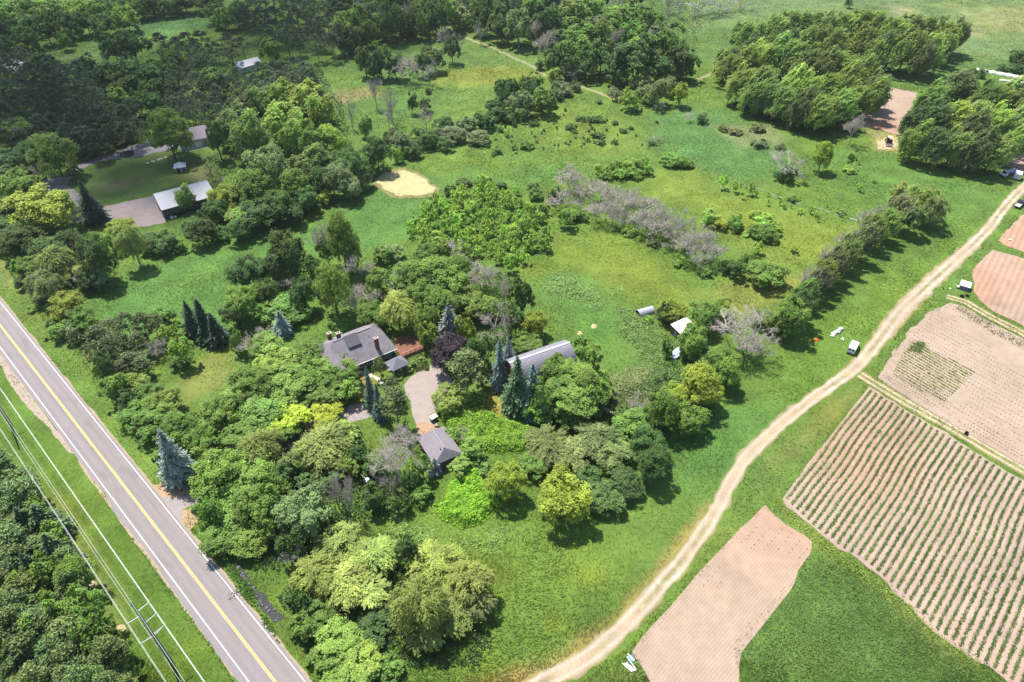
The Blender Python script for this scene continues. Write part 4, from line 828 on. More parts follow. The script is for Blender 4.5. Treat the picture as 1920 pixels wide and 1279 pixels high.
def m_spruce(seed,h=10.,r0=2.5,tiers=19):
    """unit-height tree; tiers of drooping boughs with gaps between them"""
    r=np.random.default_rng(seed); C=[];U=[];Nn=[];LL=[];WW=[];T=[]
    for k in range(tiers):
        f=k/(tiers-1); z=h*(.05+.93*f); R0=r0*min(1,(1-f)**.72*1.0)*(.82+.18*min(1,f*6))*(1+.12*r.normal())+.12; nb=max(5,int(13*(1-f)+4)); a0=r.random()*6.28
        for j in range(nb):
            a=a0+6.283*j/nb+r.normal()*.14; Lb=R0*r.uniform(.75,1.15); o=np.array([math.cos(a),math.sin(a),0]); sd=np.array([-o[1],o[0],0]); m=max(3,int(Lb/.30)); tv=r.uniform(.78,1.22)
            for i in range(m):
                t=(i+.6)/m
                for s in(-1,0,1):
                    if s and i==m-1: continue
                    C.append(o*Lb*t+sd*s*.22*Lb*(1.1-t)+np.array([0,0,z-.30*Lb*t*t+.10*Lb*t+r.normal()*.05])); U.append(o+sd*s*.6+np.array([0,0,-.25])); Nn.append(np.array([o[0]*.3,o[1]*.3,1])+r.normal(size=3)*.35); l=r.uniform(.38,.68)*(.8+.4*(1-f)); LL.append(l); WW.append(l*.5); g=tv*r.uniform(.8,1.2)*(.72+.4*t); T.append((g,g,g))  # tint falls off towards the trunk, painting shade into the inner boughs
    for i in range(14): C.append(np.array([r.normal()*.06,r.normal()*.06,h*(.93+.07*i/13)])); U.append(np.array([r.normal()*.4,r.normal()*.4,1.])); Nn.append(r.normal(size=3)); LL.append(.4); WW.append(.16); T.append((1.1,1.1,1.1))
    return cards("boughs",np.array(C),np.array(Nn),np.array(U),LL,WW,np.array(T),NM)
def m_pine(seed,h=12.,r0=2.6,base=.38,K=46,per=30):
    r=np.random.default_rng(seed); C=[];U=[];Nn=[];LL=[];T=[]
    for k in range(K):
        f=r.random()**.8; z=h*(base+(1-base)*f*.97); R0=r0*math.sin(math.pi*min(1,.22+.78*f)*.98)**.7*(1-.35*f)*r.uniform(.45,1.05) if f<.97 else .2; a=r.random()*6.283; c=np.array([math.cos(a)*R0,math.sin(a)*R0,z+.12*R0]); tv=r.uniform(.75,1.25); cr=r.uniform(.35,.75)
        for i in range(per):
            q=unit(r.normal(size=(1,3)))[0]; q[2]*=.55; C.append(c+q*cr*r.uniform(.4,1.1)*1.25); U.append(q*.8+np.array([math.cos(a)*.3,math.sin(a)*.3,.65])); Nn.append(q+np.array([0,0,.5])+r.normal(size=3)*.5); LL.append(r.uniform(.35,.7)); g=tv*r.uniform(.75,1.25); T.append((g*r.uniform(.9,1.15),g,g*.95))
    LL=np.array(LL); return cards("needles",np.array(C),np.array(Nn),np.array(U),LL,LL*.42,np.array(T),NM)
def m_branches(seed,h=8.,spread=1.,lv=4,first=6,kids=5,lean=0.):
    """bare limbs dividing down to fine twigs (height h); returns limbs without the bole"""
    rr=random.Random(seed); V=[];F=[]
    def seg(a,b,r0,r1):
        d=(b-a); q=d.to_track_quat('Z','Y'); o=len(V)
        for p,r in((a,r0),(b,r1)):
            for i in range(3): V.append(tuple(p+q@Vector((math.cos(2.094*i)*r,math.sin(2.094*i)*r,0))))
        for i in range(3): F.append((o+i,o+(i+1)%3,o+3+(i+1)%3,o+3+i))
    def grow(p,d,L,r,l):
        mid=p+d*L*.5+Vector((rr.gauss(0,.06),rr.gauss(0,.06),rr.gauss(0,.05)))*L; end=mid+(d+Vector((rr.gauss(0,.22),rr.gauss(0,.22),rr.gauss(.08,.18)))).normalized()*L*.5
        seg(p,mid,r,r*.8); seg(mid,end,r*.8,r*.55)
        if l==0: return
        for k in range(kids if l>1 else kids+7):
            t=rr.uniform(.3,1.); s=p+(mid-p)*(t*2) if t<.5 else mid+(end-mid)*(t*2-1)
            dv=(d*.8+Vector((rr.gauss(0,.6*spread),rr.gauss(0,.6*spread),rr.gauss(.12,.4)))).normalized()
            grow(s,dv,L*rr.uniform(.42,.66),r*.48,l-1)
    for k in range(first):
        a=6.283*k/first+rr.uniform(-.4,.4); e=rr.uniform(.35,1.1); z=h*rr.uniform(.12,.42)
        grow(Vector((0,0,z)),Vector((math.cos(a)*spread*math.cos(e)+lean,math.sin(a)*spread*math.cos(e),math.sin(e)+.15)).normalized(),h*rr.uniform(.30,.44),.085*h/8,lv-1)
    V=np.array(V); V[:,2]=V[:,2]*h/max(V[:,2].max(),1e-3); return npmesh("limbs",V,np.array(F),4,TWIG)
def bark(name,c): return mat(name,c,rough=.9,noise=.3,scale=2.5)
BARK=bark("grey_brown_bark",(.13,.105,.085)); PBARK=bark("pine_bark",(.20,.14,.11)); TWIG=mat("bleached_twigs",(.385,.35,.315),rough=.85,noise=.2,scale=1.); DBARK=bark("dead_bark",(.33,.30,.28)); BIRCH=bark("pale_bark",(.45,.43,.38))
def m_trunk(seed,m,limbs=6):
    """bole and main limbs, height 1, radius 1 (scaled per tree)"""
    rr=random.Random(seed); b=MB(); k=.016; b.tube((0,0,0),(0,0,.06),k*1.35,k,8); b.tube((0,0,.06),(.004,.002,.55),k,k*.62,8); b.tube((.004,.002,.55),(0,.004,.85),k*.62,k*.2,6)
    for i in range(limbs):
        a=6.283*i/limbs+rr.uniform(-.4,.4); z=rr.uniform(.3,.6); e=rr.uniform(.14,.24); b.tube((0,0,z),(math.cos(a)*e,math.sin(a)*e,z+rr.uniform(.12,.25)),k*.42,k*.12,5)
    return b.mesh("bole",m,True)
LIB={}
def lib(key,fn):
    if key not in LIB: LIB[key]=fn()
    return LIB[key]
def pick(fam,r,far=False):
    """(mesh, native radius, native half height or height) nearest in size to the wanted crown"""
    v=random.randrange(3)
    if fam in('broad','shrub'):
        if far: return lib(('bf',v),lambda:m_crown(30+v,4.5,20,8,2600,.58)),4.5
        if r<2.0: return lib(('bs',v),lambda:m_crown(1+v,1.5,9,5,520,.36)),1.5
        if r<3.6: return lib(('bm',v),lambda:m_crown(11+v,2.8,15,8,2300,.36)),2.8
        return lib(('bl',v),lambda:m_crown(21+v,5.5,30,13,8800,.40,lrr=(.22,.40))),5.5
    if fam=='willow':
        if r<4.2: return lib(('wm',v%2),lambda:m_crown(41+v,3.2,15,8,2600,.46,'willow',-.35)),3.2
        return lib(('wl',v),lambda:m_crown(45+v,6.,28,14,9800,.43,'willow',-.35,(.22,.38),(.5,.8))),6.
    if fam=='poplar':
        if far: return lib(('pf',v),lambda:m_crown(60+v,4.,20,8,2900,.52,'poplar',-.8,(.2,.34),(.5,.8))),4.
        return lib(('pl',v),lambda:m_crown(51+v,4.,24,11,5600,.42,'poplar',-.8,(.2,.34),(.5,.8))),4.
SPEC={ # family, leaf colour, name, category
 'bg':('broad',(.075,.138,.019),'broadleaf_tree','tree'),'bl':('broad',(.098,.160,.022),'broadleaf_tree','tree'),'bd':('broad',(.040,.082,.018),'broadleaf_tree','tree'),
 'by':('broad',(.118,.165,.014),'broadleaf_tree','tree'),'bo':('broad',(.095,.160,.026),'broadleaf_tree','tree'),'bs':('broad',(.095,.140,.050),'broadleaf_tree','tree'),
 'gold':('broad',(.19,.25,.012),'golden_tree','tree'),'purple':('broad',(.030,.020,.026),'purple_maple','tree'),
 'wi':('willow',(.165,.225,.050),'willow_tree','willow'),'wy':('willow',(.170,.225,.042),'willow_tree','willow'),'wo':('willow',(.125,.175,.050),'willow_tree','willow'),
 'po':('poplar',(.110,.160,.040),'poplar_tree','poplar'),'pol':('poplar',(.135,.190,.040),'poplar_tree','poplar'),'pod':('poplar',(.080,.115,.038),'poplar_tree','poplar'),'poy':('poplar',(.145,.185,.038),'poplar_tree','poplar'),
 'sh':('shrub',(.080,.148,.022),'shrub','shrub'),'shd':('shrub',(.044,.090,.020),'shrub','shrub'),'shl':('shrub',(.125,.220,.030),'shrub','shrub'),'shy':('shrub',(.175,.235,.025),'shrub','shrub'),'shg':('shrub',(.095,.130,.052),'shrub','shrub'),'sho':('shrub',(.105,.115,.045),'shrub','shrub'),
 'pog':('poplar',(.105,.125,.055),'poplar_tree','poplar'),
 'sa':('sapling',(.145,.235,.030),'sapling','sapling'),
 'sp':('spruce',(.075,.13,.055),'spruce_tree','spruce'),'spd':('spruce',(.038,.075,.042),'spruce_tree','spruce'),'spb':('spruce',(.19,.235,.225),'blue_spruce','spruce'),'spg':('spruce',(.115,.18,.145),'blue_spruce','spruce'),
 'pi':('pine',(.036,.062,.032),'pine_tree','pine'),'pb':('pine',(.068,.098,.036),'pine_tree','pine'),'pl':('pine',(.105,.150,.045),'pine_tree','pine'),'pg':('pine',(.085,.140,.045),'pine_tree','pine'),
 'de':('dead',(.46,.41,.40),'dead_tree','dead tree'),'dt':('deadtall',(.46,.41,.40),'dead_tree','dead tree'),'du':('dead',(.46,.41,.40),'dead_bush','dead bush')}
COUNT={}
def plant(sp,x,y,w,h,label=None,group=None,trunk=None,rz=None,colk=1.,far=None):
    """(x,y,w,h): ellipse of the crown in the photograph; the plant is set on the ground where that crown can stand"""
    fam,col,name,cat=SPEC[sp]; z0=4.0
    if fam in('broad','poplar'): w*=1.09; h*=1.06
    for _ in range(4):
        Yx=P(x,y,z0); s,dep=pix_m(Yx[1],z0); r=w/2/s; far_=(Yx[1]>270) if far is None else far; a=h/2/s; sd,cd=math.sin(dep),math.cos(dep)
        if fam in('spruce','pine','dead','deadtall'):
            b=P(x,y+h/2-r*sd*s*.75,0.)           # foot of the tree
            H=(h/s-r*sd*.75)/cd; H=max(H,r*1.3); z0=H*.45; Yx=P(x,y,z0)
        else:
            c=math.sqrt(max((a*a-(r*sd)**2),(.45*r*cd)**2))/cd; c=min(c,r*2.0); cl=trunk if trunk is not None else ((.12*c if far_ else .26*c) if fam in('broad','willow') else (-.04*c if fam=='poplar' else -.22*c)); z0=c+cl
    X,Y=Yx; far_=(Y>270) if far is None else far
    if label and fam=='broad' and (' bush' in label[:40] or 'bush ' in label[:12]) and ' tree' not in label[:40]: name,cat='bush','bush'
    root=thing(name,label or "%s"%name.replace('_',' '),cat,(X,Y,0),0,group)
    rot=random.uniform(0,6.283) if rz is None else rz
    cj=random.uniform(.90,1.10)*colk*(2.25 if fam in('broad','shrub','sapling') else 1.75 if fam=='willow' else 2.5 if fam=='poplar' else 1.45 if fam=='spruce' else 1.9); oc=(col[0]*cj*random.uniform(.93,1.07),col[1]*cj,col[2]*cj*random.uniform(.9,1.1),1)
    sc=lambda :random.uniform(.96,1.04)
    if fam in('broad','shrub','willow','poplar'):
        me,r0=pick(fam,r,far_); cr=link("crown",me,root); cr.location=(0,0,z0); cr.scale=(r/r0*.95*sc(),r/r0*.95*sc(),c/r0*.95); cr.rotation_euler=(0,0,random.uniform(-.35,.35) if fam=='poplar' else rot); cr.color=oc
        if sp=='purple': pass
        bm_=BIRCH if sp in('wi','bs') else BARK
        tk_=link("trunk",lib(('t',bm_.name,random.randrange(2)),lambda:m_trunk(3,bm_)),root); Ht=z0+c*.55; tr=max(.5,min(1.6,r*.28+.35)); tk_.scale=(Ht*tr*.9 if fam!='shrub' else Ht*1.4,)*2+(Ht,); tk_.rotation_euler=(0,0,rot)
        if fam=='shrub': tk_['kind']=None; del tk_['kind']
    elif fam=='sapling':
        me=lib(('sa',random.randrange(3)),None) if False else lib(('sa',int(rot*3)%3),lambda:m_crown(71+int(rot*3)%3,1.2,8,5,420,.30)); cr=link("crown",me,root); cr.location=(0,0,z0+.25*c); cr.scale=(r/1.2*.9,r/1.2*.9,c/1.2*1.1); cr.rotation_euler=(0,0,rot); cr.color=oc
        tk_=link("trunk",lib(('t',BARK.name,0),lambda:m_trunk(3,BARK)),root); tk_.scale=(z0*1.5,z0*1.5,z0+c*.3)
    elif fam=='spruce':
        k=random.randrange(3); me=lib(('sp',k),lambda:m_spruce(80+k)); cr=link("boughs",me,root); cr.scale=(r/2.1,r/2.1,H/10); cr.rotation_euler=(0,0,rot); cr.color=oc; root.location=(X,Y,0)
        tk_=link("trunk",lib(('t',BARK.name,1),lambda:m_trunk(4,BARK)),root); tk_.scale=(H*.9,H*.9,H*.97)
    elif fam=='pine':
        k=random.randrange(3); me=lib(('pi',k,far_),lambda:m_pine(90+k,per=16 if far_ else 30)) ; cr=link("needles",me,root); cr.scale=(r/2.4,r/2.4,H/12); cr.rotation_euler=(0,0,rot); cr.color=oc
        tk_=link("trunk",lib(('t',PBARK.name,1),lambda:m_trunk(4,PBARK)),root); tk_.scale=(H*.9,H*.9,H*.92)
    else:
        k=random.randrange(3); me=lib((fam,k),lambda:m_branches(100+k+(10 if fam=='dead' else 0),8.,1.15 if fam=='dead' else .5,4,7 if fam=='dead' else 6,5)); cr=link("branches",me,root)
        bb=lib((fam,k,'r'),lambda:float(np.percentile(np.hypot(*np.array([v.co[:2] for v in me.vertices]).T),94))); cr.scale=(r/bb,r/bb,H/8); cr.rotation_euler=(0,0,rot)
        tk_=link("trunk",lib(('t',DBARK.name,0),lambda:m_trunk(6,DBARK,4)),root); tk_.scale=(H*.75,H*.75,H*.8); tk_.rotation_euler=(0,0,rot)
    return root
def block(group,label,text,**k):
    """one line per plant: species x y w h [| own label]"""
    for ln in text.strip().splitlines():
        a,_,lb=ln.partition('|')
        qs=[q.split() for q in a.split(';') if q.split()]
        for i,t in enumerate(qs):                      # a label at the end of a line belongs to the last plant of that line
            own=lb.strip() if i==len(qs)-1 else ''
            plant(t[0],*map(float,t[1:5]),label=own or label,group=None if own else group,**k)
def fill(group,label,sps,poly,spacing,w,h,seed=0,jit=.25,edge=0,maxn=400):
    """plants standing all over an outline (photo pixels), spacing in pixels at random"""
    rr=random.Random(seed); xs=[p[0] for p in poly]; ys=[p[1] for p in poly]; done=[]
    for _ in range(6000):
        x,y=rr.uniform(min(xs),max(xs)),rr.uniform(min(ys),max(ys))
        if not inside(poly,np.array([x]),np.array([y]))[0]: continue
        if any((x-a)**2+((y-b)*1.6)**2<spacing**2 for a,b in done): continue
        done.append((x,y))
        if len(done)>=maxn: break
    done.sort(key=lambda p:p[1])
    for x,y in done:
        s=rr.uniform(1-jit,1+jit); plant(rr.choice(sps),x,y,w*s,h*s*rr.uniform(.92,1.1),label=label,group=group)
    return len(done)
# ---------------------------------------------------------------- plants: who stands where (crown ellipses in photo pixels)
# far woods along the top edge
for x in range(-90,300,34): 
    for k,y in enumerate((-18,)): plant(random.choice(['bg','bd','bg','bl']),x+17*k,y,44,40,"green broadleaf tree in the wood along the top left edge","wood along the top left edge")
block("wood along the top left edge","green broadleaf tree in the wood along the top left edge","""
bg 10 15 48 42;bg 50 12 42 38;bl 78 28 40 40;bg 110 14 44 38;bl 147 18 46 40;bg 180 20 42 40;bg 213 20 40 38;bl 236 34 42 44;bd 20 60 50 50;bg 45 72 46 44;bd 84 54 46 50;bd 127 46 42 42;bd 160 40 42 42;bd 193 46 44 40
bg 5 35 44 44;bd 60 45 40 40;bd 105 36 44 42;bd 218 36 34 36;bd 6 86 40 40;bd -22 50 50 50;bd -20 95 50 50;bg 34 38 40 36
bd 277 8 46 40;bd 300 0 42 36;bd 318 10 40 34;bd 345 4 46 34;bd 375 4 46 32;bd 395 2 40 30;bg 252 14 40 36;bd 268 22 28 28
""")
block("trees behind the far meadow","broadleaf tree at the far end of the shaded meadow","""
bg 402 22 40 36;bl 424 32 44 42;bg 444 30 36 36;bl 452 22 34 34;bg 410 38 30 26
shy 331 17 20 12|yellowish bush at the far edge of the shaded meadow
shd 380 25 18 13|dark rounded bush alone in the shaded far meadow
""")
block("young trees on the far lawn","small dark tree on the far lawn at upper left","""
bg 119 76 24 30|taller of a close pair of small trees on the far lawn
bg 128 66 20 28|shorter tree behind its partner on the far lawn
bg 149 60 15 23|slender small tree alone near the far side of the far lawn
bg 68 87 14 18|smallest tree at the left end of the far lawn
bd 188 68 22 32|dark narrow tree at the right end of the far lawn
""")
# dark pines of the plantation
PL="tall dark pine in the shaded plantation at upper left"; PG="dark pines of the plantation"
fill(PG,PL,['pi'],[(455,-30),(660,-30),(650,40),(640,90),(600,95),(560,90),(520,80),(470,70),(455,30)],25,36,50,1)
fill(PG,PL,['pi'],[(297,92),(370,88),(430,92),(462,92),(440,114),(380,124),(312,108)],23,36,50,2)
fill("wood along the top middle edge","dark broadleaf tree in the wood along the top middle edge",['bd','bd','bg','pi'],[(640,5),(1010,0),(1025,45),(965,58),(900,42),(845,26),(795,44),(700,58),(650,78)],27,42,52,10)
fill(PG,PL,['pi'],[(-20,150),(60,150),(150,148),(185,190),(255,215),(262,262),(190,275),(140,285),(130,250),(60,215),(-20,215)],24,38,54,3)
fill(PG,PL,['pi'],[(325,165),(360,142),(420,165),(420,225),(340,225),(318,195)],24,36,52,4)
fill(PG,PL,['pi'],[(432,152),(500,143),(560,122),(592,158),(500,180),(430,178)],23,36,50,5)
fill(PG,PL,['pi'],[(-30,215),(60,225),(120,265),(60,285),(-30,270)],25,38,52,6)
fill(PG,PL,['pi'],[(40,122),(90,136),(150,136),(160,145),(60,155),(-20,140),(-20,122)],24,36,50,7)
fill("dark wood along the top edge","dark pine or bare tree in the wood along the top edge",['pi','pi','bd','dt'],[(650,-30),(1000,-34),(1000,20),(940,28),(870,12),(830,35),(780,42),(740,30),(660,30)],22,32,46,8)
fill("dark wood along the top edge","dark pine or bare tree in the wood along the top edge",['pi','bd'],[(1000,-34),(1220,-34),(1200,-8),(1010,0)],24,34,44,9)
block(PG,PL,"pi 563 75 30 40;pi 585 70 30 40;pi 607 78 30 42;pi 625 85 30 44;pi 600 55 30 44;pi 640 70 30 44;pi 43 110 34 40;pi 20 128 34 44")
block("shaded broadleaf trees in the plantation","dark broadleaf tree among the plantation pines at upper left","""
bd 247 84 60 66|big dark round tree standing out between the far lawn and the plantation
bd 213 90 46 50|dark round tree left of the biggest one beside the far lawn
bd 83 124 52 46|dark spreading tree beside the long white building
bg 317 112 46 44|mid green tree in front of the pines, right of the far lawn
bd 207 142 58 50;bd 243 132 48 46;bd 290 140 52 48;bd 160 124 44 40;bd 320 138 44 46;bd 262 152 40 40;bd 185 150 40 40;bd 232 160 44 40
bg 220 186 46 48|mid green tree with lighter crown rising between the dark pines
bg 273 170 32 36
bg 397 152 58 54|round green tree in front of the white-roofed shed among pines
bg 507 92 50 46|green tree at the right of the white-roofed shed among pines
bd 285 190 40 40;bd 300 165 40 40;bd 255 196 34 40;bd 545 165 40 30;bd 580 150 36 40
""")
# left homestead
block("homestead trees","broadleaf tree around the left homestead","""
bg 313 250 88 78|tall single tree with bare leaning trunk on the homestead lawn
bl 100 290 80 70|round pale green tree left of the grey drive, on two bare stems
bg 30 248 62 50;bd 20 300 66 50
bg 33 345 74 58|mid green rounded tree at the left edge, level with the gravel yard
by 78 391 112 82|big yellow-green tree at the left, below the mid green rounded one
spd 167 382 46 84|dark narrow conifer at the left end of the gravel yard
du 142 412 50 44|grey dead bush beside the dark narrow conifer
du 76 322 40 34|grey dead bush left of the round pale tree
po 347 372 36 50|thin pale-stemmed birch-like tree in front of the white-roofed pole building
by 225 425 50 30|yellow-green bush below the gravel yard
bd 55 285 50 40;bd 0 330 50 40;bd 140 325 30 24;bd 10 395 60 50;bd 15 425 66 46
shd 190 280 44 18;shd 165 290 40 18;shd 225 265 40 16;shd 240 262 30 16
""",)
block("bright grove right of the homestead","tall bright poplar in the grove right of the homestead","""
pod 440 205 60 62;po 480 190 56 60;pol 520 180 62 62;poy 567 182 68 62;pol 602 202 58 62;pod 438 235 72 84;po 467 258 70 92;pol 527 228 84 84;pol 556 252 62 80
by 617 266 58 56|bright yellow-green tree at the right end of the bright grove
bs 503 316 78 88|pale silvery-green tree at the front of the bright grove
po 580 308 80 70;bg 550 350 66 60;bg 590 270 50 60
bd 404 258 34 62|dark tree beside the chimneys of the mauve-roofed house
bg 478 356 82 70;by 420 372 58 50|yellow tree at the right end of the white-roofed pole building
bl 440 350 44 40;bd 483 402 78 56;bg 455 412 66 46;by 447 398 40 36;bd 520 385 60 54;bd 545 400 50 40
shy 607 373 32 30|small yellowish bush at the edge of the meadow, right of the grove
bs 632 338 56 56;bd 660 316 56 56;bd 640 300 40 40;bd 600 340 50 50;bd 572 372 50 44;bs 655 352 46 40
shd 360 424 44 34;shd 392 412 40 44;bd 405 395 40 44;de 430 345 34 30|grey dead treetop above the yellow tree by the pole building
""")
# top middle
block("rounded oaks of the top middle wood","dense round oak-like tree in the wood at top middle","""
bg 1073 22 60 42;bg 1040 44 48 42;bg 1087 72 60 54;bg 1073 98 68 64;bg 1117 62 56 52;bg 1153 44 68 48;bg 1173 22 60 40;bg 1213 38 60 48;bd 1190 112 88 78;bd 1160 126 56 56;bo 1217 84 68 60;bg 1257 84 60 68;bd 1267 114 60 58;bd 1128 104 56 60;bd 1100 120 46 50;bo 1130 62 40 40;bd 1235 125 56 50;bd 1060 124 44 44;bg 1105 10 56 36;bd 1040 112 40 50;bg 1185 60 50 44;bd 1290 120 40 50
""")
block("trees along the top middle meadow edge","tree at the edge of the top middle meadow","""
bd 660 68 42 42;bg 687 42 44 40;bg 717 50 50 42;bg 750 40 46 42;bd 700 20 50 40;bd 735 15 50 40;bs 857 30 56 40;bd 933 52 40 46;bs 973 50 48 64;bg 840 22 40 30;bd 955 28 40 50;bd 905 40 40 44;bs 800 30 30 26;bd 780 30 40 36;bd 1000 30 40 60;bd 1018 50 34 60
shd 773 58 26 16|low round bush alone on the upper middle meadow
shd 1013 122 24 22|dark round bush at the foot of the oak wood beside the footpath
bd 665 50 40 50;bd 645 78 36 40
""")
block("bare purple-grey trees of the top middle wood","bare purple-grey tree in the wood at top middle","""
de 800 17 40 44;de 1007 62 48 58;de 1023 90 48 66;de 1127 48 40 40;de 1227 57 52 40;dt 1153 78 30 50;dt 930 10 40 40;de 880 5 50 40;de 1050 8 40 30;de 1155 8 40 26;dt 1255 8 30 40;dt 1274 14 24 44;dt 1252 30 20 40;de 1310 12 60 26;de 1350 8 60 26;de 1390 4 50 22
""")
block("dead and dark trees on the upper middle meadow","thin tree in the loose clump on the upper middle meadow","""
dt 900 63 26 46|single pale dead tree beside the footpath on the upper meadow
bd 847 92 30 44|dark ragged tree in the dead clump near the footpath
dt 835 72 30 44;de 858 80 26 40
bd 683 112 36 54;bd 712 112 40 58;bd 740 122 34 44;bd 700 130 30 34
de 767 132 48 54;de 803 135 40 56;de 780 120 40 44;bd 815 112 40 40;bd 792 120 34 40;de 752 140 30 40
shd 800 92 24 16;shg 820 96 22 14
dt 703 176 32 62|single grey dead tree on the left of the upper meadow
dt 733 200 36 72;de 728 222 30 46
dt 658 216 26 62;po 685 236 26 44
bd 773 192 20 36|small thin dark tree beside a dead snag on the upper meadow
bd 797 196 24 24;dt 798 222 34 54|dead tree half clothed with dark leaves above the hedge
shd 803 171 15 13|small round dark bush alone on the upper meadow
""")
block("hedge across the middle meadow","bush in the hedge across the middle meadow","""
bd 707 288 54 54|largest dark bush of the hedge, above the pond
shd 657 308 50 56;shg 668 338 60 48;shd 690 322 40 30;shg 753 270 54 44;shd 773 285 36 30;shd 800 264 42 36;shd 833 236 46 34;shg 850 254 54 34;shg 873 234 46 36;shg 897 258 50 24;shd 907 228 46 38;shd 940 212 42 34;shd 925 200 34 28;shd 955 220 30 24;shg 740 255 30 30;shd 785 250 30 24;shg 820 255 36 28;shd 725 265 34 34
shd 835 272 31 28|round bush standing just clear of the hedge, facing the meadow
sh 977 220 21 17|round bush just beyond the upper end of the hedge
shl 743 292 26 34|bright green bush at the pond end of the hedge
""")
block("grove at the upper end of the hedge","tree in the grove at the upper end of the hedge","""
bd 940 166 28 38;bd 960 166 36 42;bd 985 160 30 34;bs 977 194 50 46;bg 1003 156 32 36;bg 1017 188 50 46;bd 995 175 34 40;bl 1040 144 32 36|bright tree at the top of the grove by the footpath
de 1072 142 36 34|pale half-dead tree at the right end of the grove by the footpath
shg 1043 177 28 26;shg 1060 170 30 24;shd 1030 192 30 24;shg 1080 162 22 22;bd 945 185 30 36;bs 1050 160 30 24
""")
block("clump right of the grove","rounded tree in the clump right of the grove","""
bs 1233 138 40 30;bs 1203 154 42 32;bo 1180 184 37 38|olive green round tree at the left of the clump
shg 1157 180 26 24;wo 1237 172 46 46|olive drooping tree in the middle of the clump
pi 1237 202 24 20|small dark pine at the front foot of the clump
by 1276 174 34 42|bright tree at the right end of the clump
bs 1210 170 34 32;bs 1258 160 36 34;shg 1150 172 24 18;bo 1215 185 26 22
""")
block("bushes dotted over the middle meadow","rounded dark bush dotted over the middle meadow","""
shd 1000 230 23 13;shd 1090 222 22 11;shd 1108 224 22 12;shd 1122 223 24 14;shd 1070 238 22 13;shd 1078 247 14 8;shd 1112 253 14 12;shd 1124 254 22 11;shd 1170 245 19 11;shd 1153 230 14 9;shd 1127 267 20 10;shd 1152 266 16 11;shd 938 243 15 12;sh 951 251 14 14;shd 965 233 11 12;sh 988 273 27 17;sh 963 275 15 13;sh 933 282 23 15;shd 926 289 14 9;shd 915 273 10 11;shg 1123 190 15 10;shd 1102 262 12 10;shd 1183 240 12 8
du 1229 260 26 16|half-dead grey bush on the right of the middle meadow
shd 1222 268 18 12|dark low bush under the half-dead grey one
""")
rr_=random.Random(3)
for k in range(60):
    x=rr_.gauss(1090,75) if k%2 else rr_.gauss(1010,90); y=rr_.gauss(250,22)
    if 880<x<1260 and 205<y<302: plant('shd',x,y,rr_.uniform(4,7),rr_.uniform(5,7.5),"tiny dark shrub seedling dotted over the middle meadow","tiny dark shrubs dotted over the middle meadow")
block("low thicket right of the middle meadow","rounded green shrub in the low thicket right of the middle meadow","shl 1130 320 32 26;sh 1150 314 32 28;shl 1173 312 34 30;sh 1198 311 34 28;shl 1214 317 26 26;sh 1165 326 34 24;shl 1190 326 34 24;sh 1140 330 26 18;sh 1208 304 22 18;shl 1180 302 26 18;sh 1257 300 42 26;shl 1278 305 26 22;shd 1270 308 24 18;sh 1290 308 22 18")
# top right
G1="tree of the far poplar grove"; 
for gname,lab,txt in (("far poplar grove","windblown poplar in the far grove at top right","405 98 46 62,372 115 46 62,358 128 40 50,395 72 46 60,420 68 46 60,453 58 46 60,480 52 46 60,513 50 46 60,547 58 46 60,580 54 46 60,613 50 46 62,640 54 46 62,673 64 46 62,706 58 46 60,738 58 46 60,770 72 46 60,790 68 40 56,513 76 46 60,563 84 46 62,613 82 46 62,656 88 46 66,700 92 46 70,742 98 46 70,728 112 40 60,470 80 44 56,440 92 44 56,680 104 40 60,640 104 36 56,765 90 40 56"),
    ("middle poplar grove","windblown poplar in the middle grove at top right","388 126 48 64,418 112 48 64,452 104 50 64,482 110 50 66,510 122 50 66,540 134 50 66,570 130 50 66,390 158 48 66,430 158 50 66,480 168 50 68,514 174 50 70,548 174 50 70,580 162 50 68,607 148 48 66,640 168 48 66,630 188 46 64,580 200 48 66,534 212 48 66,498 206 46 62,466 194 46 62,440 182 46 60,412 180 44 60,520 196 44 60,600 186 44 60,556 206 44 60"),
    ("near poplar grove","windblown poplar in the near grove at the right edge","748 188 50 66,774 174 50 66,800 168 50 66,848 188 54 68,880 188 54 68,908 194 54 68,722 228 50 70,754 226 52 70,790 226 54 72,826 226 54 72,864 234 54 72,898 240 54 72,714 266 46 66,748 274 50 68,788 276 52 68,830 284 52 70,862 288 50 66,815 250 50 66,900 270 46 66,930 215 54 70")):
    for q in txt.split(','):
        x,y,w_,h_=map(float,q.split()); plant(random.choice(['po','po','po','pod','pol']),1000+x,y,w_*1.22,h_*1.12,lab,gname,far=(gname=="far poplar grove"))
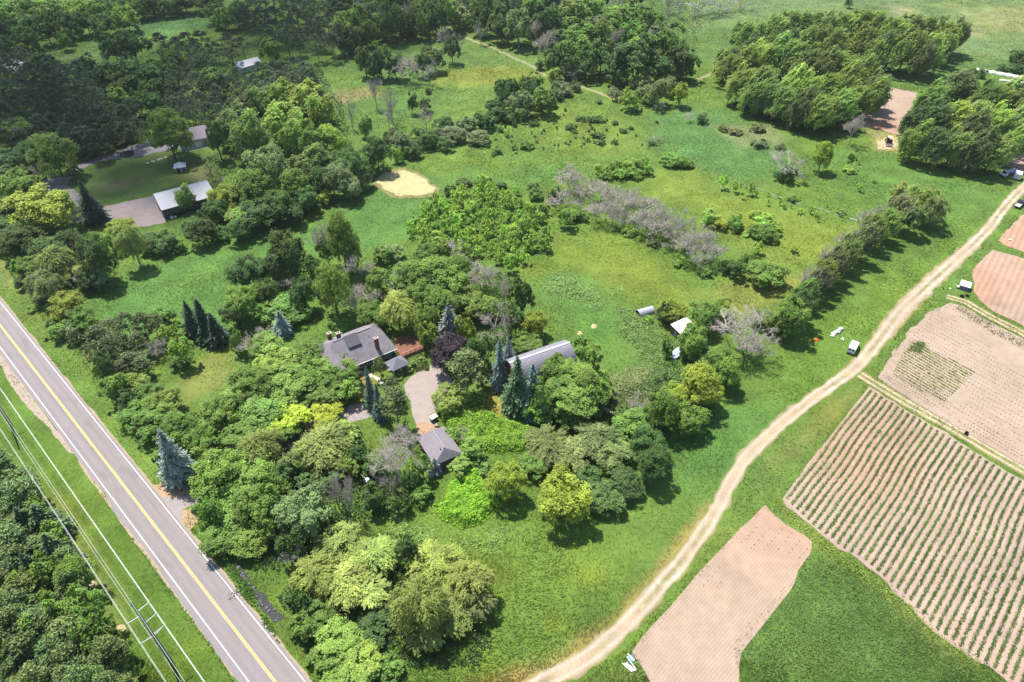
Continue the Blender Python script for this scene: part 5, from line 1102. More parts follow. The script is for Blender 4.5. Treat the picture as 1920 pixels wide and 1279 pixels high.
block(None,None,"""
de 1600 246 40 62|bare purple-brown dead tree at the right end of the middle poplar grove
by 1543 292 38 46|compact yellow-green tree alone below the middle poplar grove
du 1480 312 80 54|wide grey dead crown shaped like a ball, alone on the right meadow
shd 1478 328 36 36|dark green bush inside the wide grey dead crown
shd 1460 330 20 22|small dark shrub at the left foot of the wide grey dead crown
sh 1511 344 13 11|tiny shrub right of the wide grey dead crown
bg 1598 298 17 26|slim small tree right of the compact yellow-green tree
shl 1593 319 25 15|low pale shrub at the foot of the slim small tree
sa 1612 353 13 17|lone light sapling between the yellow-green tree and the tree row
shd 1825 138 17 19|left one of two dark round bushes by the pale fabric tunnel
shd 1841 138 21 21|right one of two dark round bushes by the pale fabric tunnel
shd 1908 106 32 28|dark green bush group at the right edge above the fabric tunnel
shd 1880 127 20 14|low green bush just above the long pale fabric tunnel
shd 1907 128 30 20|dark bush at the right edge behind the long pale fabric tunnel
du 1293 221 24 18|greyish bush beside its green twin below the clump of rounded trees
shd 1317 223 23 21|dark green round bush right of the greyish one below the clump
sh 1290 307 24 18|green bush at the right end of the low thicket
bd 1592 5 14 16|tiny dark tree far off at the top edge on the right
shg 1425 268 34 20|pale bush on the weedy patch below the middle poplar grove
shg 1357 240 22 15|small bush at the left end of the weedy patch
sho 1380 247 26 14|brownish weeds on the weedy patch below the middle poplar grove
sho 1420 240 30 14|olive weeds on the weedy patch close to the middle poplar grove
shg 1463 275 22 14|grey-green weeds at the right end of the weedy patch
sa 1357 345 20 26|leftmost sapling at the start of the pale fabric strip
sa 1380 352 20 23|second sapling along the pale fabric strip, pale green
sa 1407 358 19 23|third sapling along the pale fabric strip
sa 1418 365 10 12|small sapling just right of the third one by the fabric strip
sa 1460 366 8 17|slender sapling halfway along the pale fabric strip
sh 1487 373 22 11|low dark bush lying on the pale fabric strip
sh 1577 398 21 15|round bush near the right end of the pale fabric strip
""")
block("scattered saplings on the yellow meadow","small bright sapling scattered on the yellow meadow","sa 1463 380 8 12;sa 1470 388 12 10;sa 1484 388 6 7;sa 1500 397 16 12;sa 1520 396 12 14;sa 1530 402 14 12;sa 1533 413 8 9;sa 1440 381 10 12;sa 1395 372 12 8;sa 1440 365 8 8;sa 1550 385 7 8;sa 1500 372 6 8;sa 1610 305 8 9;sa 1640 340 10 8")
block("bright shrubs in the yellow meadow","bright yellow-green shrub in the yellow meadow","shl 1330 408 38 32;shy 1350 418 36 28;shl 1378 414 30 32;sh 1382 425 24 24;shl 1415 402 24 18;shl 1440 408 26 20;shl 1428 422 40 28;shy 1448 432 34 26;sh 1415 432 34 24;sh 1460 425 20 18;shd 1378 433 20 14;shl 1400 440 20 12")
# dead tree belt
block("belt of bare grey trees","bare grey tree in the belt across the middle","""
de 1068 340 58 54|tallest bare tree at the left end of the grey belt
de 1050 372 60 54;de 1090 380 56 56;sh 1078 402 50 30;bg 1060 405 36 36
de 1128 362 54 44;de 1120 400 50 50;de 1150 372 50 54;de 1173 388 56 60;de 1207 390 56 60;de 1200 420 50 50;de 1240 408 54 60;de 1230 432 56 54;de 1272 424 54 60;de 1262 448 50 54;de 1300 440 50 60;de 1290 468 54 56;de 1320 460 50 60;de 1338 478 50 56;de 1310 490 50 46;de 1165 412 40 40;de 1185 372 36 40
de 1150 405 44 50;de 1218 415 44 54;de 1255 432 44 54;de 1282 446 44 54;sh 1180 434 30 16;shg 1225 454 30 16;sh 1275 492 30 18;sh 1325 510 34 18;de 1325 448 40 50;de 1100 352 50 46;de 1085 345 50 44
""")
# sapling thicket in the centre
fill("bright sapling thicket","bright leafy sapling in the dense thicket right of the pond",['sa','sa','shl','sa','sa'],[(764,436),(775,418),(800,402),(808,385),(838,372),(850,352),(880,362),(905,345),(940,358),(965,350),(985,380),(1012,392),(1018,425),(1034,440),(1028,466),(1000,475),(985,492),(955,500),(925,486),(890,478),(860,464),(830,462),(800,446)],19,25,27,21,.4)
block("dark shrubs behind the thicket","dark rounded shrub at the back of the sapling thicket","shd 870 342 30 18;shd 905 340 34 20;shd 845 358 26 22;shd 1000 352 30 20;shd 1040 365 28 30;sh 1005 365 30 24;shd 938 348 24 14;shd 1020 395 24 24")
# windbreak
block("windblown tree row beside the track","grey-green windblown tree in the row beside the dirt track","""
wy 1728 376 76 62|large golden willow at the upper end of the windblown row
wo 1752 396 50 56|drooping tree at the right of the golden willow
wi 1690 360 40 40
pog 1684 396 52 70;po 1662 420 50 66;wo 1712 410 50 54;po 1636 432 50 70;pog 1612 456 50 70;po 1588 474 50 70;pog 1566 496 48 68;po 1546 514 46 64;pog 1526 534 46 62;po 1504 552 46 58
dt 1645 412 44 62;dt 1600 456 42 60;dt 1556 500 42 60;dt 1536 540 40 54
dt 1618 420 44 62|grey half-bare tree leaning in the upper part of the windblown row
dt 1578 462 44 62;dt 1545 490 40 60
dt 1512 530 46 58|bare grey leaning tree in the lower part of the windblown row
bg 1484 590 66 70|dark green tree at the lower end of the windblown row
bd 1505 575 50 60;bg 1465 610 46 46
""",rz=0.)
block(None,None,"""
bd 1383 505 38 34|dark bush right of the dead belt's lower end
shd 1362 500 32 30|darker low bush beside it at the dead belt's lower end
bo 1440 514 70 50|olive rounded tree left of the windblown row
sh 1437 438 54 30|wide bright shrub below the other shrubs of the yellow meadow
sa 1423 468 26 26|light sapling between the dead belt and the olive rounded tree
bg 1402 486 30 30|small light tree left of the olive rounded tree
sa 1490 468 22 16|low scattered shrub above the olive rounded tree
de 1392 628 112 96|wide bare grey tree spreading at the right of the white-roofed shed
de 1420 655 70 60|lower bare grey tree with fallen limbs next to the wide one
bs 1438 600 56 40|grey-green half-bare tree behind the wide bare grey tree
bg 1318 592 60 58|mid green tree right above the white-roofed shed
bo 1350 580 50 44|yellowish tree behind the mid green tree at the white-roofed shed
bg 1300 640 56 60|green tree in front of the white-roofed shed
by 1263 584 54 42|yellow-green bush between the half-round shelter and the white-roofed shed
shd 1245 588 30 40|dark bush beside the half-round shelter
sh 1213 599 25 18|small green bush in front of the half-round shelter
shd 1251 655 24 40|dark bush on the left of the small blue-grey boat
sh 1284 660 26 34|bush on the right of the small blue-grey boat
bg 1348 678 60 56|green tree below the wide bare grey tree
bs 1318 668 50 30|pale grey-green bush above the yellow-green trees
bg 1362 700 52 56|dark green bush at the lower right of the bare grey tree
by 1310 722 84 80|broad yellow-green tree below the bare grey tree
by 1270 745 66 60|yellow-green tree left of the broad yellow-green one
bg 1294 786 62 58|round green tree alone at the meadow edge, right of the farm buildings
bg 1240 770 60 70|green tree between the barn bushes and the meadow
de 1195 762 46 40|grey bare bush right of the red shed
bg 1190 800 76 60|bushy green tree below the red shed
bd 1215 835 66 66|dark tree below the bushy green tree, at the meadow edge
bd 1227 872 60 66|dark green tree at the right end of the lower tree belt
bd 1250 720 50 44|dark low tree behind the yellow-green trees
""")
# left middle: road corner clump
block("trees at the bend of the road","tree in the clump near the road on the left","""
bd 37 456 72 60;bd 90 470 64 52;bd 127 455 50 44;bd 60 440 60 44;bd 15 440 60 50;bg 60 500 54 46
wi 106 492 66 62|pale willow in the clump near the road on the left
wi 138 506 66 46|second pale willow, lower, in the clump near the road on the left
wo 82 535 62 60|olive willow at the front of the clump near the road on the left
sh 43 505 44 46;shd 45 530 34 30;shd 115 545 40 40
bd 180 482 58 78|dark ragged tree at the right of the pale willows
bd 165 520 46 40;dt 155 462 40 50;bs 190 520 44 40
du 160 528 42 34|dead limbs beneath the ragged dark tree
wi 246 455 58 78|fluffy yellow-green tree alone at the corner of the left field
bl 215 448 44 40
shd 302 455 66 50|large dark bush at the edge of the left field
sh 337 463 30 26|small bright bush beside the large dark bush
bd 377 434 54 46|dark tree at the far edge of the left field
shd 410 440 40 34;bd 445 432 44 38;shd 272 460 40 36
shg 200 540 30 20|small grey-green bush on the left field's edge
by 123 572 60 50|round yellow-green tree right beside the road
du 137 588 36 34|bare grey bush in front of the round yellow-green tree
bg 150 600 50 46;sh 112 622 44 40;shg 138 626 44 46;sh 87 633 16 13;bg 165 612 44 44;sh 100 600 30 20;sh 60 580 26 14;shg 75 560 30 20
""")
block("roadside belt of brownish pines","brownish pine in the roadside belt","pb 190 642 54 66;pb 214 664 58 68;pb 240 616 46 60;pb 273 622 48 70;pb 262 650 50 54;pb 247 684 52 52;pb 232 652 46 56;pb 208 622 44 50;pb 290 614 40 54;pb 268 690 44 46;pb 180 668 40 50;pb 225 700 46 48")
block(None,None,"""
spd 358 600 40 74|left one of the dark twin spruces by the small back lawn
spd 381 602 50 84|taller right one of the dark twin spruces by the small back lawn
spd 403 618 46 66|third dark spruce right of the twin spruces
du 297 656 40 42|bare grey bush in front of the brownish pines
sh 303 590 44 34|bright bush behind the brownish pines
bl 320 622 40 42|light green tree between the pines and the dark twin spruces
bl 342 656 42 52|bright tree at the corner of the small back lawn
shd 335 680 36 30|dark bush beneath the bright tree by the back lawn
bd 197 690 34 60|dark narrow tree among the roadside pines
bg 213 728 52 56|green tree in the roadside belt below the pines
bl 247 720 62 50|bright green tree in the roadside belt below the pines
bg 285 742 54 46|mid green tree between the roadside belt and the back lawn
bl 308 755 62 54|bright tree below the small back lawn
bg 262 775 72 56|broad green tree close to the road, above the blue spruce
bg 300 778 60 50|green tree right of the broad one above the blue spruce
bg 275 816 44 38|small green tree just above the large blue spruce by the road
bd 240 750 44 44|dark green tree behind the broad one close to the road
bg 335 800 60 56|green tree right of the small one above the large blue spruce
spb 322 858 62 108|large leaning blue spruce beside the road
shd 300 862 30 60|dark shrub behind the large blue spruce by the road
bd 463 512 64 58|dark tree at the head of the house wood, by the left field
bl 457 566 68 66|light green tree below the dark tree by the left field
bd 440 590 50 50|dark tree left behind the light green one by the left field
pod 523 470 50 84|tall loose tree at the edge of the left field
pod 545 480 54 88|second tall loose tree at the edge of the left field
pod 512 500 46 66|shorter loose tree at the edge of the left field
dt 603 462 54 90|tall dead tree with pale branches above the house
sh 537 580 92 66|large round green shrub left of the house
bl 623 540 62 88|bright green tree just behind the house
bd 567 550 46 56|dark tree between the round green tree and the bright one
bd 590 510 44 60|dark tree below the tall dead tree
bd 500 550 46 50|dark gap tree behind the large round green tree
de 540 532 36 28|small grey dead top among the trees left of the house
spb 527 607 34 52|small blue spruce left of the house
du 466 648 52 46|bare pinkish bush left of the house by the back lawn
du 496 630 44 32|second bare bush just left of the small blue spruce
sh 445 645 30 50|green bush at the right edge of the back lawn
""")
block("canopy of soft green trees in front of the house","soft green tree in the large canopy in front of the house","bo 520 682 90 70;bg 575 668 80 62;bo 625 690 84 64;bg 470 720 80 68;bo 552 722 90 68;bg 622 732 76 56;bg 420 770 70 66;bo 490 778 88 66;bg 384 822 62 58;bg 450 824 78 56;bg 560 762 60 44;bg 645 706 54 50;bo 500 645 60 40;bg 400 800 60 50;bo 440 750 60 50;bg 590 700 70 60;bg 350 830 50 50;bo 520 740 70 56;bg 520 810 60 50;bo 648 672 40 36;bg 610 655 50 34;bo 655 728 46 46")
block(None,None,"""
gold 537 786 76 62|golden yellow tree, the left of two golden crowns
gold 610 780 62 48|golden yellow tree, the right of two golden crowns
wi 605 836 112 92|pale weeping willow right below the golden crowns
wi 490 838 84 76|pale green willow left of the weeping one below the golden crowns
wi 640 812 56 46|small pale willow crown at the right of the weeping one
wo 545 870 50 50|olive willow crown between the two pale willows
bg 658 875 50 46|dark green tree behind the yard light pole
bd 675 850 40 44|dark tree right of the pale weeping willow
""")
block(None,None,"""
de 677 500 66 72|grey bare tree above the house, left of the small blue spruce
de 690 552 64 60|grey bare tree directly behind the house
dt 663 568 34 62|narrow bare tree behind the house roof
bg 640 450 56 90|tall dark tree at the upper left of the bare trees
bg 655 480 40 60|dark green tree beside the upper bare tree
bg 612 470 40 50|dark tree between the dead tall tree and the bare trees
sh 720 480 40 36|pale round bush above the small blue spruce
bs 735 470 40 30|grey-green bush behind the small blue spruce
bg 705 530 44 44|green tree left of the small blue spruce
spb 747 518 30 48|small blue spruce among the trees behind the house
wy 745 582 78 74|golden-green tree right behind the house and its deck
bg 700 590 60 50|green tree between the house and the golden-green tree
bl 773 520 72 62|bright tree right of the small blue spruce behind the house
bg 813 516 88 70|large green tree right of the bright one behind the house
bg 845 530 70 60|green tree left of the bare top in the central wood
bg 857 500 50 44|green tree in front of the grey bare top in the central wood
bg 805 475 50 40|green tree at the upper edge of the central wood
bl 820 450 40 30|bright bush at the upper edge of the central wood
de 863 474 56 52|grey bare treetop at the upper edge of the central wood
de 907 522 58 56|bare purplish tree in the central wood
de 945 548 46 62|slim bare tree at the right of the central wood
bd 977 556 46 68|dark tree at the right edge of the central wood
bg 873 562 80 60|mid green tree in the middle of the central wood
bl 900 575 60 50|bright tree left of the wide bare tree in the central wood
bg 825 572 64 60|green tree behind the tall blue spruce
bg 790 560 60 60|green tree right of the golden-green tree
bl 795 600 50 60|bright tree behind the brown deck
by 803 628 36 46|small yellow-green tree at the right end of the deck
spb 843 610 52 86|tall blue spruce behind the dark purple maple
purple 842 662 68 66|dark purple maple beside the deck and gravel yard
by 873 622 36 62|narrow yellow-green tree right of the tall blue spruce
de 927 608 72 84|wide bare tree between the blue spruces
by 1000 606 48 46|yellowish tree above the barn
bd 967 606 38 44|dark tree left of the yellowish one above the barn
bl 990 645 56 42|bright bush behind the barn's left end
spb 994 625 14 20|tiny blue spruce tip between the bushes above the barn
bd 900 655 46 56|dark green tree right of the purple maple
bd 905 695 40 50|dark bush between the pine and the blue spruce by the barn
spb 937 686 38 98|slim blue spruce, left of the pair beside the barn
spb 953 672 32 80|slim blue spruce, right of the pair beside the barn
sp 970 724 58 112|dark green spruce in front of the barn's left end
spg 998 735 52 106|grey-green spruce right of the dark one in front of the barn
pl 874 706 76 96|pine with bare reddish stems on the lower edge of the gravel yard
bl 842 748 62 52|round bush at the left foot of the pine by the gravel yard
sh 890 750 50 44|dark bush at the right foot of the pine by the gravel yard
spg 693 730 28 84|taller slim spruce on the yellowed lawn by the house
spg 710 756 30 72|shorter slim spruce on the yellowed lawn by the house
pb 743 768 62 86|olive-brown pine at the left edge of the gravel yard
pb 736 735 36 56|small olive pine behind the olive-brown one at the gravel yard
bs 712 686 26 44|thin grey-green tree in front of the gazebo
sh 742 702 32 22|low bright bush at the foot of the gazebo
sh 762 690 28 18|bright garden shrub right of the gazebo
sh 782 678 34 22|wide garden shrub between gazebo and purple maple
""")
block("bushes around the barn","green bush growing around the barn","bo 1040 684 46 42;bl 1073 722 88 70;bg 1040 762 80 58;bg 1100 746 80 60;bl 1125 716 44 40;bg 1100 668 40 42;sh 1088 640 28 26;bl 1062 752 60 50;bg 1010 770 50 50;bg 1075 775 70 44;bl 1140 740 30 30;sh 1110 690 34 26;by 1110 656 30 26;bg 1120 765 44 40;bl 1020 720 40 44;bl 1052 705 56 50;bg 1085 700 56 46;by 1060 735 50 44")
block("tall bushes against the barn","tall green bush standing against the front of the barn","bo 1042 690 54 50;bl 1075 705 78 58;bl 1100 722 56 54;bg 1055 735 70 56;bl 1085 745 80 60;bg 1118 735 50 50;bo 1012 742 34 50",trunk=4.5)
block("bushes round the garage","green bush growing against the garage roof","bl 884 838 44 38;sh 862 874 44 32;bg 792 872 36 40;sh 846 812 30 22",trunk=2.)
# lower middle
block(None,None,"""
wo 1118 820 90 70|olive grey-green willow right of the knotweed slope
wo 1025 832 92 60|olive grey-green willow in the middle of the lower tree belt
wo 1075 850 84 56|olive willow between the two others of the lower tree belt
wo 1150 850 80 62|olive willow at the right of the lower tree belt
bg 1000 870 60 46|green bush in front of the middle olive willow
by 948 902 68 70|yellow-green rounded tree left of the single round meadow tree
by 1057 930 100 96|single round yellow-green tree casting its shadow on the lower meadow
bd 1133 935 72 60|dark tree right of the single round meadow tree
bd 1170 905 70 60|dark low tree behind it in the lower tree belt
bd 1105 895 50 40|dark bush above the single round meadow tree
spb 815 873 26 34|small blue spruce at the lower end of the garage roof
sh 790 930 44 40|green bush left of the bright knotweed mound
shd 780 900 36 40|dark bush below the garage
bg 880 860 50 34|green bush right of the garage roof's lower end
sh 900 880 44 30|leafy bush above the bright knotweed mound
de 740 868 94 100|large bare grey tree left of the garage
de 765 828 60 50|bare grey tree touching the garage roof's left side
de 728 910 50 60|dense bare thicket below the large bare grey tree
de 868 815 32 28|small bare branches at the right side of the garage roof
dt 650 935 48 84|pale dead snag with forked trunk near the yard light
dt 628 925 34 70|second pale dead snag left of the forked one
bd 700 930 50 50|dark green tree right of the yard light pole
bd 610 895 56 40|dark tree between willow and dead snags
bd 745 940 44 44|dark bush at the foot of the bare thicket
bd 700 880 44 40|dark gap tree left of the large bare grey tree
""")
block("big maples at the driveway","broad green maple-like tree at the driveway mouth","bg 405 890 92 86;bl 470 885 92 80;bg 430 945 100 84;bg 480 950 80 80;bg 420 1000 88 72;bg 470 1010 76 66;bl 385 860 50 50;bg 510 925 60 70;bl 440 905 80 60;bg 505 985 56 60;bg 390 960 50 60")
block(None,None,"""
bs 572 958 92 92|pale cottonwood-like tree right of the maples at the driveway
bd 530 900 50 50|dark tree between the maples and the pale willows
bd 570 900 56 44|dark tree above the pale cottonwood-like tree
bd 545 1020 50 56|dark tree below the pale cottonwood-like tree
du 548 1045 44 40|bare brownish bush between maples and golden willows
wy 640 1020 100 76|top crown of the large golden willow group at the bottom
wy 700 1045 100 80|right crown of the left golden willow at the bottom
wy 590 1080 92 86|left crown of the left golden willow at the bottom
wy 650 1090 110 90|middle crown of the left golden willow at the bottom
wi 700 1110 80 70|lower right crown of the left golden willow at the bottom
wy 820 1060 112 92|top crown of the right golden willow at the bottom
wy 880 1090 96 92|right crown of the right golden willow at the bottom
wy 785 1135 108 112|left hanging crown of the right golden willow at the bottom
wi 850 1140 104 92|front crown of the right golden willow at the bottom
wi 790 1190 90 80|lowest crown of the right golden willow at the bottom
wo 895 1135 70 66|small olive crown at the right side of the right golden willow
bd 765 1032 46 54|dark bush between the two golden willows
bd 720 1160 60 56|dark green bush below the gap between the golden willows
bd 560 1130 46 50|dark bush left of the golden willows by the ditch
bg 590 1160 78 68|round green bush at the road edge below the golden willow
bl 635 1205 90 76|bright rounded bush below the golden willow near the bottom edge
bg 565 1175 50 50|low green bush closest to the road near the bottom edge
bg 605 1235 60 56|green bush at the bottom edge beside the road
bl 680 1240 80 66|bright bush at the bottom edge below the golden willow
bg 725 1255 60 46|rounded bush at the bottom edge, right of the bright one
bd 690 1190 60 50|dark bush behind the bright ones near the bottom edge
bg 650 1290 90 60|green bush cut by the bottom edge
""")
# bottom left conifer slope
fill("dense young pines on the left slope","dense dark green young pine on the slope at lower left",['pg','pg','pl','sp','bg','pg'],[(-20,850),(12,868),(45,900),(70,950),(95,1000),(120,1040),(142,1080),(150,1110),(178,1160),(200,1200),(225,1230),(250,1275),(255,1310),(-20,1310)],29,60,66,31)
block(None,None,"""
bl 45 1000 60 60|bright broadleaf tree among the young pines on the left slope
bl 15 1040 60 60|second bright broadleaf tree at the left edge of the pine slope
bl 95 1225 100 86|large bright tree near the lower left corner
bl 55 1255 90 70|bright tree in the lower left corner beside the large one
bl 20 1210 70 60|bright tree at the left edge near the lower left corner
de 38 1132 68 66|round bare grey bush on the left slope
du 130 1195 44 50|bare branches sticking out of the pines at lower left
shd 5 1270 50 40|dark bush in the very corner at lower left
""")
# ---------------------------------------------------------------- leafy ground covers
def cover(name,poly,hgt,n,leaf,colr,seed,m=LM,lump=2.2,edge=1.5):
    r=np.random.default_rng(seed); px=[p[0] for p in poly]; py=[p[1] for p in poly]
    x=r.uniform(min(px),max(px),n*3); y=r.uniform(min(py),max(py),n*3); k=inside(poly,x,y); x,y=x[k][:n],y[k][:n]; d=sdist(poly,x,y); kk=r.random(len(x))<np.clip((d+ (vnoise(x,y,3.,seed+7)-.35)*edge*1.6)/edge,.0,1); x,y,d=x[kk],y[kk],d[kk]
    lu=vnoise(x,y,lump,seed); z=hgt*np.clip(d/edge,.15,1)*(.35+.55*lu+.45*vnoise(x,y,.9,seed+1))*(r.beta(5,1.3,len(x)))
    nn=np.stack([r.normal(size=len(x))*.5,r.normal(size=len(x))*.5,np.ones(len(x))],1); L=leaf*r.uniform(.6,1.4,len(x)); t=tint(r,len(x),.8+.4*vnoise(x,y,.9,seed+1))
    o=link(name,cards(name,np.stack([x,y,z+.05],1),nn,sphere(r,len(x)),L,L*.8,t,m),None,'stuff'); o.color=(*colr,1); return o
cover("knotweed",PP([(830,943),(853,880),(873,868),(905,885),(915,905),(930,925),(940,950),(905,982),(867,993),(826,973),(806,945)]),2.2,9000,.42,(.27,.50,.02),201)
cover("knotweed",PP([(818,772),(850,757),(900,762),(945,785),(1000,800),(1062,818),(1040,842),(985,850),(930,852),(880,850),(850,830),(830,800)]),2.0,11000,.42,(.25,.46,.03),202)
cover("garden_weeds",PP([(760,672),(790,662),(803,680),(806,695),(780,700),(764,692)]),1.0,2600,.34,(.13,.20,.045),203)
cover("ditch_weeds",PP([(400,1050),(420,1062),(450,1115),(490,1170),(530,1215),(520,1195),(500,1150),(470,1090),(440,1050)]),.8,2600,.4,(.09,.19,.02),204)
cover("roadside_weeds",PP([(60,580),(90,610),(150,680),(190,740),(215,780),(260,840),(290,890),(275,850),(230,760),(170,670),(110,600)]),.9,4200,.4,(.085,.175,.028),205)
cover("understorey",PP([(1110,760),(1180,720),(1290,650),(1380,700),(1330,770),(1230,850),(1180,850)]),.9,5000,.42,(.075,.15,.04),206)
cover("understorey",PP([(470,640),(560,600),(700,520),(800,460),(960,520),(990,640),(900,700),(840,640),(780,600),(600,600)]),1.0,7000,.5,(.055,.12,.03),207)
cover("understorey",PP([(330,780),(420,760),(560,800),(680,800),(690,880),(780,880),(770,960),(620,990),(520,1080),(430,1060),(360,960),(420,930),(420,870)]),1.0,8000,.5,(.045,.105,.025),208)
cover("understorey",PP([(520,1120),(600,1000),(760,1000),(760,1060),(930,1200),(900,1260),(740,1260),(600,1279)]),1.0,6000,.45,(.05,.11,.03),209)
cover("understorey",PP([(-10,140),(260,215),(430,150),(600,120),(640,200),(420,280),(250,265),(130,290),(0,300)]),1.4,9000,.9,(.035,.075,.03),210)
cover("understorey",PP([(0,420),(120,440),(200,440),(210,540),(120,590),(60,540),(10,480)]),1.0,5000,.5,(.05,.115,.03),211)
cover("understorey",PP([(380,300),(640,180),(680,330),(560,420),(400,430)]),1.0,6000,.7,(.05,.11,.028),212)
# ---------------------------------------------------------------- grass: leaning tufts over all meadows
def tufts(n=330000,seed=5):
    r=np.random.default_rng(seed); yy=52+(470-52)*r.random(n*2)**1.55; xx=(r.random(n*2)*2-1)*(yy*.70+62)
    polys=[F1,F2,F3,F4,F5,F6,F7]; ok=np.ones(len(xx),bool)
    for p in polys: ok&=~(inside(p,xx,yy)&(sdist(p,xx,yy)>1.1*vnoise(xx,yy,2.3,81)))
    s=(xx-RC[0])*RD[0]+(yy-RC[1])*RD[1]; t=(xx-RC[0])*RN[0]+(yy-RC[1])*RN[1]; ok&=~((t>-4.2-.5*vnoise(xx,yy,2,83))&(t<np.interp(s,ls,lt)+.5*vnoise(xx,yy,2,84)))
    ds=sdist(TRACK,xx,yy,closed=False); ok&=ds>1.5+1.6*vnoise(xx,yy,3,82)
    for p in(PP([(756,722),(768,708),(798,690),(815,683),(838,706),(842,722),(822,740),(814,765),(806,778),(822,798),(800,812),(784,800),(775,780),(770,752),(760,740)]),PP([(188,388),(290,367),(310,417),(215,420),(196,405)]),PP([(703,337),(757,319),(800,340),(815,353),(790,367),(730,360)]),PP([(130,330),(300,285),(395,290),(380,345),(190,380),(150,370)]),PP([(285,915),(340,930),(350,955),(341,980),(352,999)]),PP([(60,345),(148,307),(275,265),(360,262),(358,276),(250,296),(125,345)])): ok&=~inside(p,xx,yy)
    rough=vnoise(xx,yy,14,77); rough2=vnoise(xx,yy,4.,78); ok&=(rough*.6+rough2*.5)>r.random(len(xx))*.95
    xx,yy,rough=xx[ok][:n],yy[ok][:n],rough[ok][:n]; m=len(xx)
    far=np.clip(yy/160,.8,2.2); mown=inside(PP([(-60,600),(0,690),(150,870),(280,1060),(450,1300),(330,1300),(200,1150),(0,830),(-100,720)]),xx,yy)
    tall=np.where(mown,.45,.75+.7*rough)*r.uniform(.6,1.4,m); hgt=.17*tall*far**.4; wd=.17*far**.7*r.uniform(.6,1.4,m)*np.where(mown,.8,1)
    sw=6.283*vnoise(xx,yy,16,79); ln=np.stack([np.cos(sw),np.sin(sw)],1)*hgt[:,None]*2.0
    c=zone_col(xx,yy)*(1+(r.random((m,1))-.5)*.46)*np.array([1.02,1.03,.98]); V=[];Cc=[]
    for b in range(2):
        a=r.random(m)*3.1416; dx,dy=np.cos(a)*wd/2,np.sin(a)*wd/2; ox,oy=r.normal(size=m)*.1*far,r.normal(size=m)*.1*far
        A=np.stack([xx-dx+ox,yy-dy+oy,np.full(m,.02)],1); B=np.stack([xx+dx+ox,yy+dy+oy,np.full(m,.02)],1); T=np.stack([xx+ox+ln[:,0]*r.uniform(.3,1.3,m),yy+oy+ln[:,1]*r.uniform(.3,1.3,m),hgt*r.uniform(.7,1.1,m)],1)
        V.append(np.stack([A,B,T],1).reshape(-1,3)); Cc.append(np.repeat(c,3,axis=0))
    V=np.vstack(V); gm2=bpy.data.materials.new("grass_blades"); t_,o=nodes(gm2); at=N(t_,"ShaderNodeAttribute",attribute_name="col"); b=N(t_,"ShaderNodeBsdfDiffuse"); tr=N(t_,"ShaderNodeBsdfTranslucent"); ms=N(t_,"ShaderNodeMixShader"); ms.inputs[0].default_value=.45
    for q in(b,tr): t_.links.new(at.outputs['Color'],q.inputs['Color'])
    t_.links.new(b.outputs[0],ms.inputs[1]); t_.links.new(tr.outputs[0],ms.inputs[2]); t_.links.new(ms.outputs[0],o.inputs[0])
    link("meadow_grass",npmesh("meadow_grass",V,np.arange(len(V)).reshape(-1,3),3,gm2,np.vstack(Cc)),None,'stuff')
tufts()
# ---------------------------------------------------------------- crops
def crop_rows(poly,d,spacing,leaf,hgt,dens,colr,name,label,cat,group,seed,gap=.1,width=.35,off=0.,inset=.8):
    q=np.array(poly); dd=np.array(d)/np.hypot(*d); n=np.array([-dd[1],dd[0]]); u0,u1=(q@n).min(),(q@n).max(); us=np.arange(u0+spacing*.5+off,u1,spacing); *_,cl=rows_clip(poly,d,us); r=np.random.default_rng(seed); made=0
    for u,c in zip(us,cl):
        if c is None or c[1]-c[0]<6: continue
        k=int((c[1]-c[0])*dens); v=r.uniform(c[0]+inset,c[1]-inset,k); keep=vnoise(v,np.full(k,u),2.2,seed)>gap; v=v[keep]; k=len(v)
        if k<4: continue
        uu=u+(vnoise(v,np.full(k,u*.05),9,seed+1)-.5)*.5+r.normal(size=k)*width*.4; x=n[0]*uu+dd[0]*v; y=n[1]*uu+dd[1]*v
        bunch=.7+.5*vnoise(v,np.full(k,u*3),.8,seed+2); z=.10+hgt*r.beta(3,1.6,k)*bunch
        nn=np.stack([r.normal(size=k)*.7,r.normal(size=k)*.7,np.ones(k)],1); L=leaf*r.uniform(.6,1.4,k)*bunch
        o=link(name,cards(name,np.stack([x,y,z],1),nn,sphere(r,k),L,L*.6,tint(r,k,.9+.2*vnoise(v,np.full(k,u),12,seed+3)),LM)); o.color=(*colr,1); tag(o,label,cat,group); made+=1
    return made
crop_rows(PP([(1633,727),(1590,778),(1533,849),(1500,890),(1470,938),(1480,950),(1522,990),(1572,1029),(1615,1052),(1695,1122),(1752,1185),(1802,1222),(1840,1246),(1990,1345),(2150,1220),(2050,985),(1925,905),(1840,853),(1760,804),(1690,762)]),d2,1.36,.29,.20,34,(.135,.255,.045),"crop_row","long green crop row in the striped field right of the dirt track","crop row","green rows of the striped field",301,gap=-1,width=.38)
cr2=PP([(1712,640),(1835,700),(1775,760),(1665,700),(1690,655)])
crop_rows(cr2,d3,1.05,.30,.25,15,(.20,.30,.03),"seedling_row","thin yellow-green seedling row in the sown field beside the narrow lane","crop row","seedling rows of the sown field",311,gap=-1,width=.25)
sd=PP([(1652,706),(1700,640),(1748,588),(1800,576),(1990,690),(2060,950),(1925,872),(1780,788)])
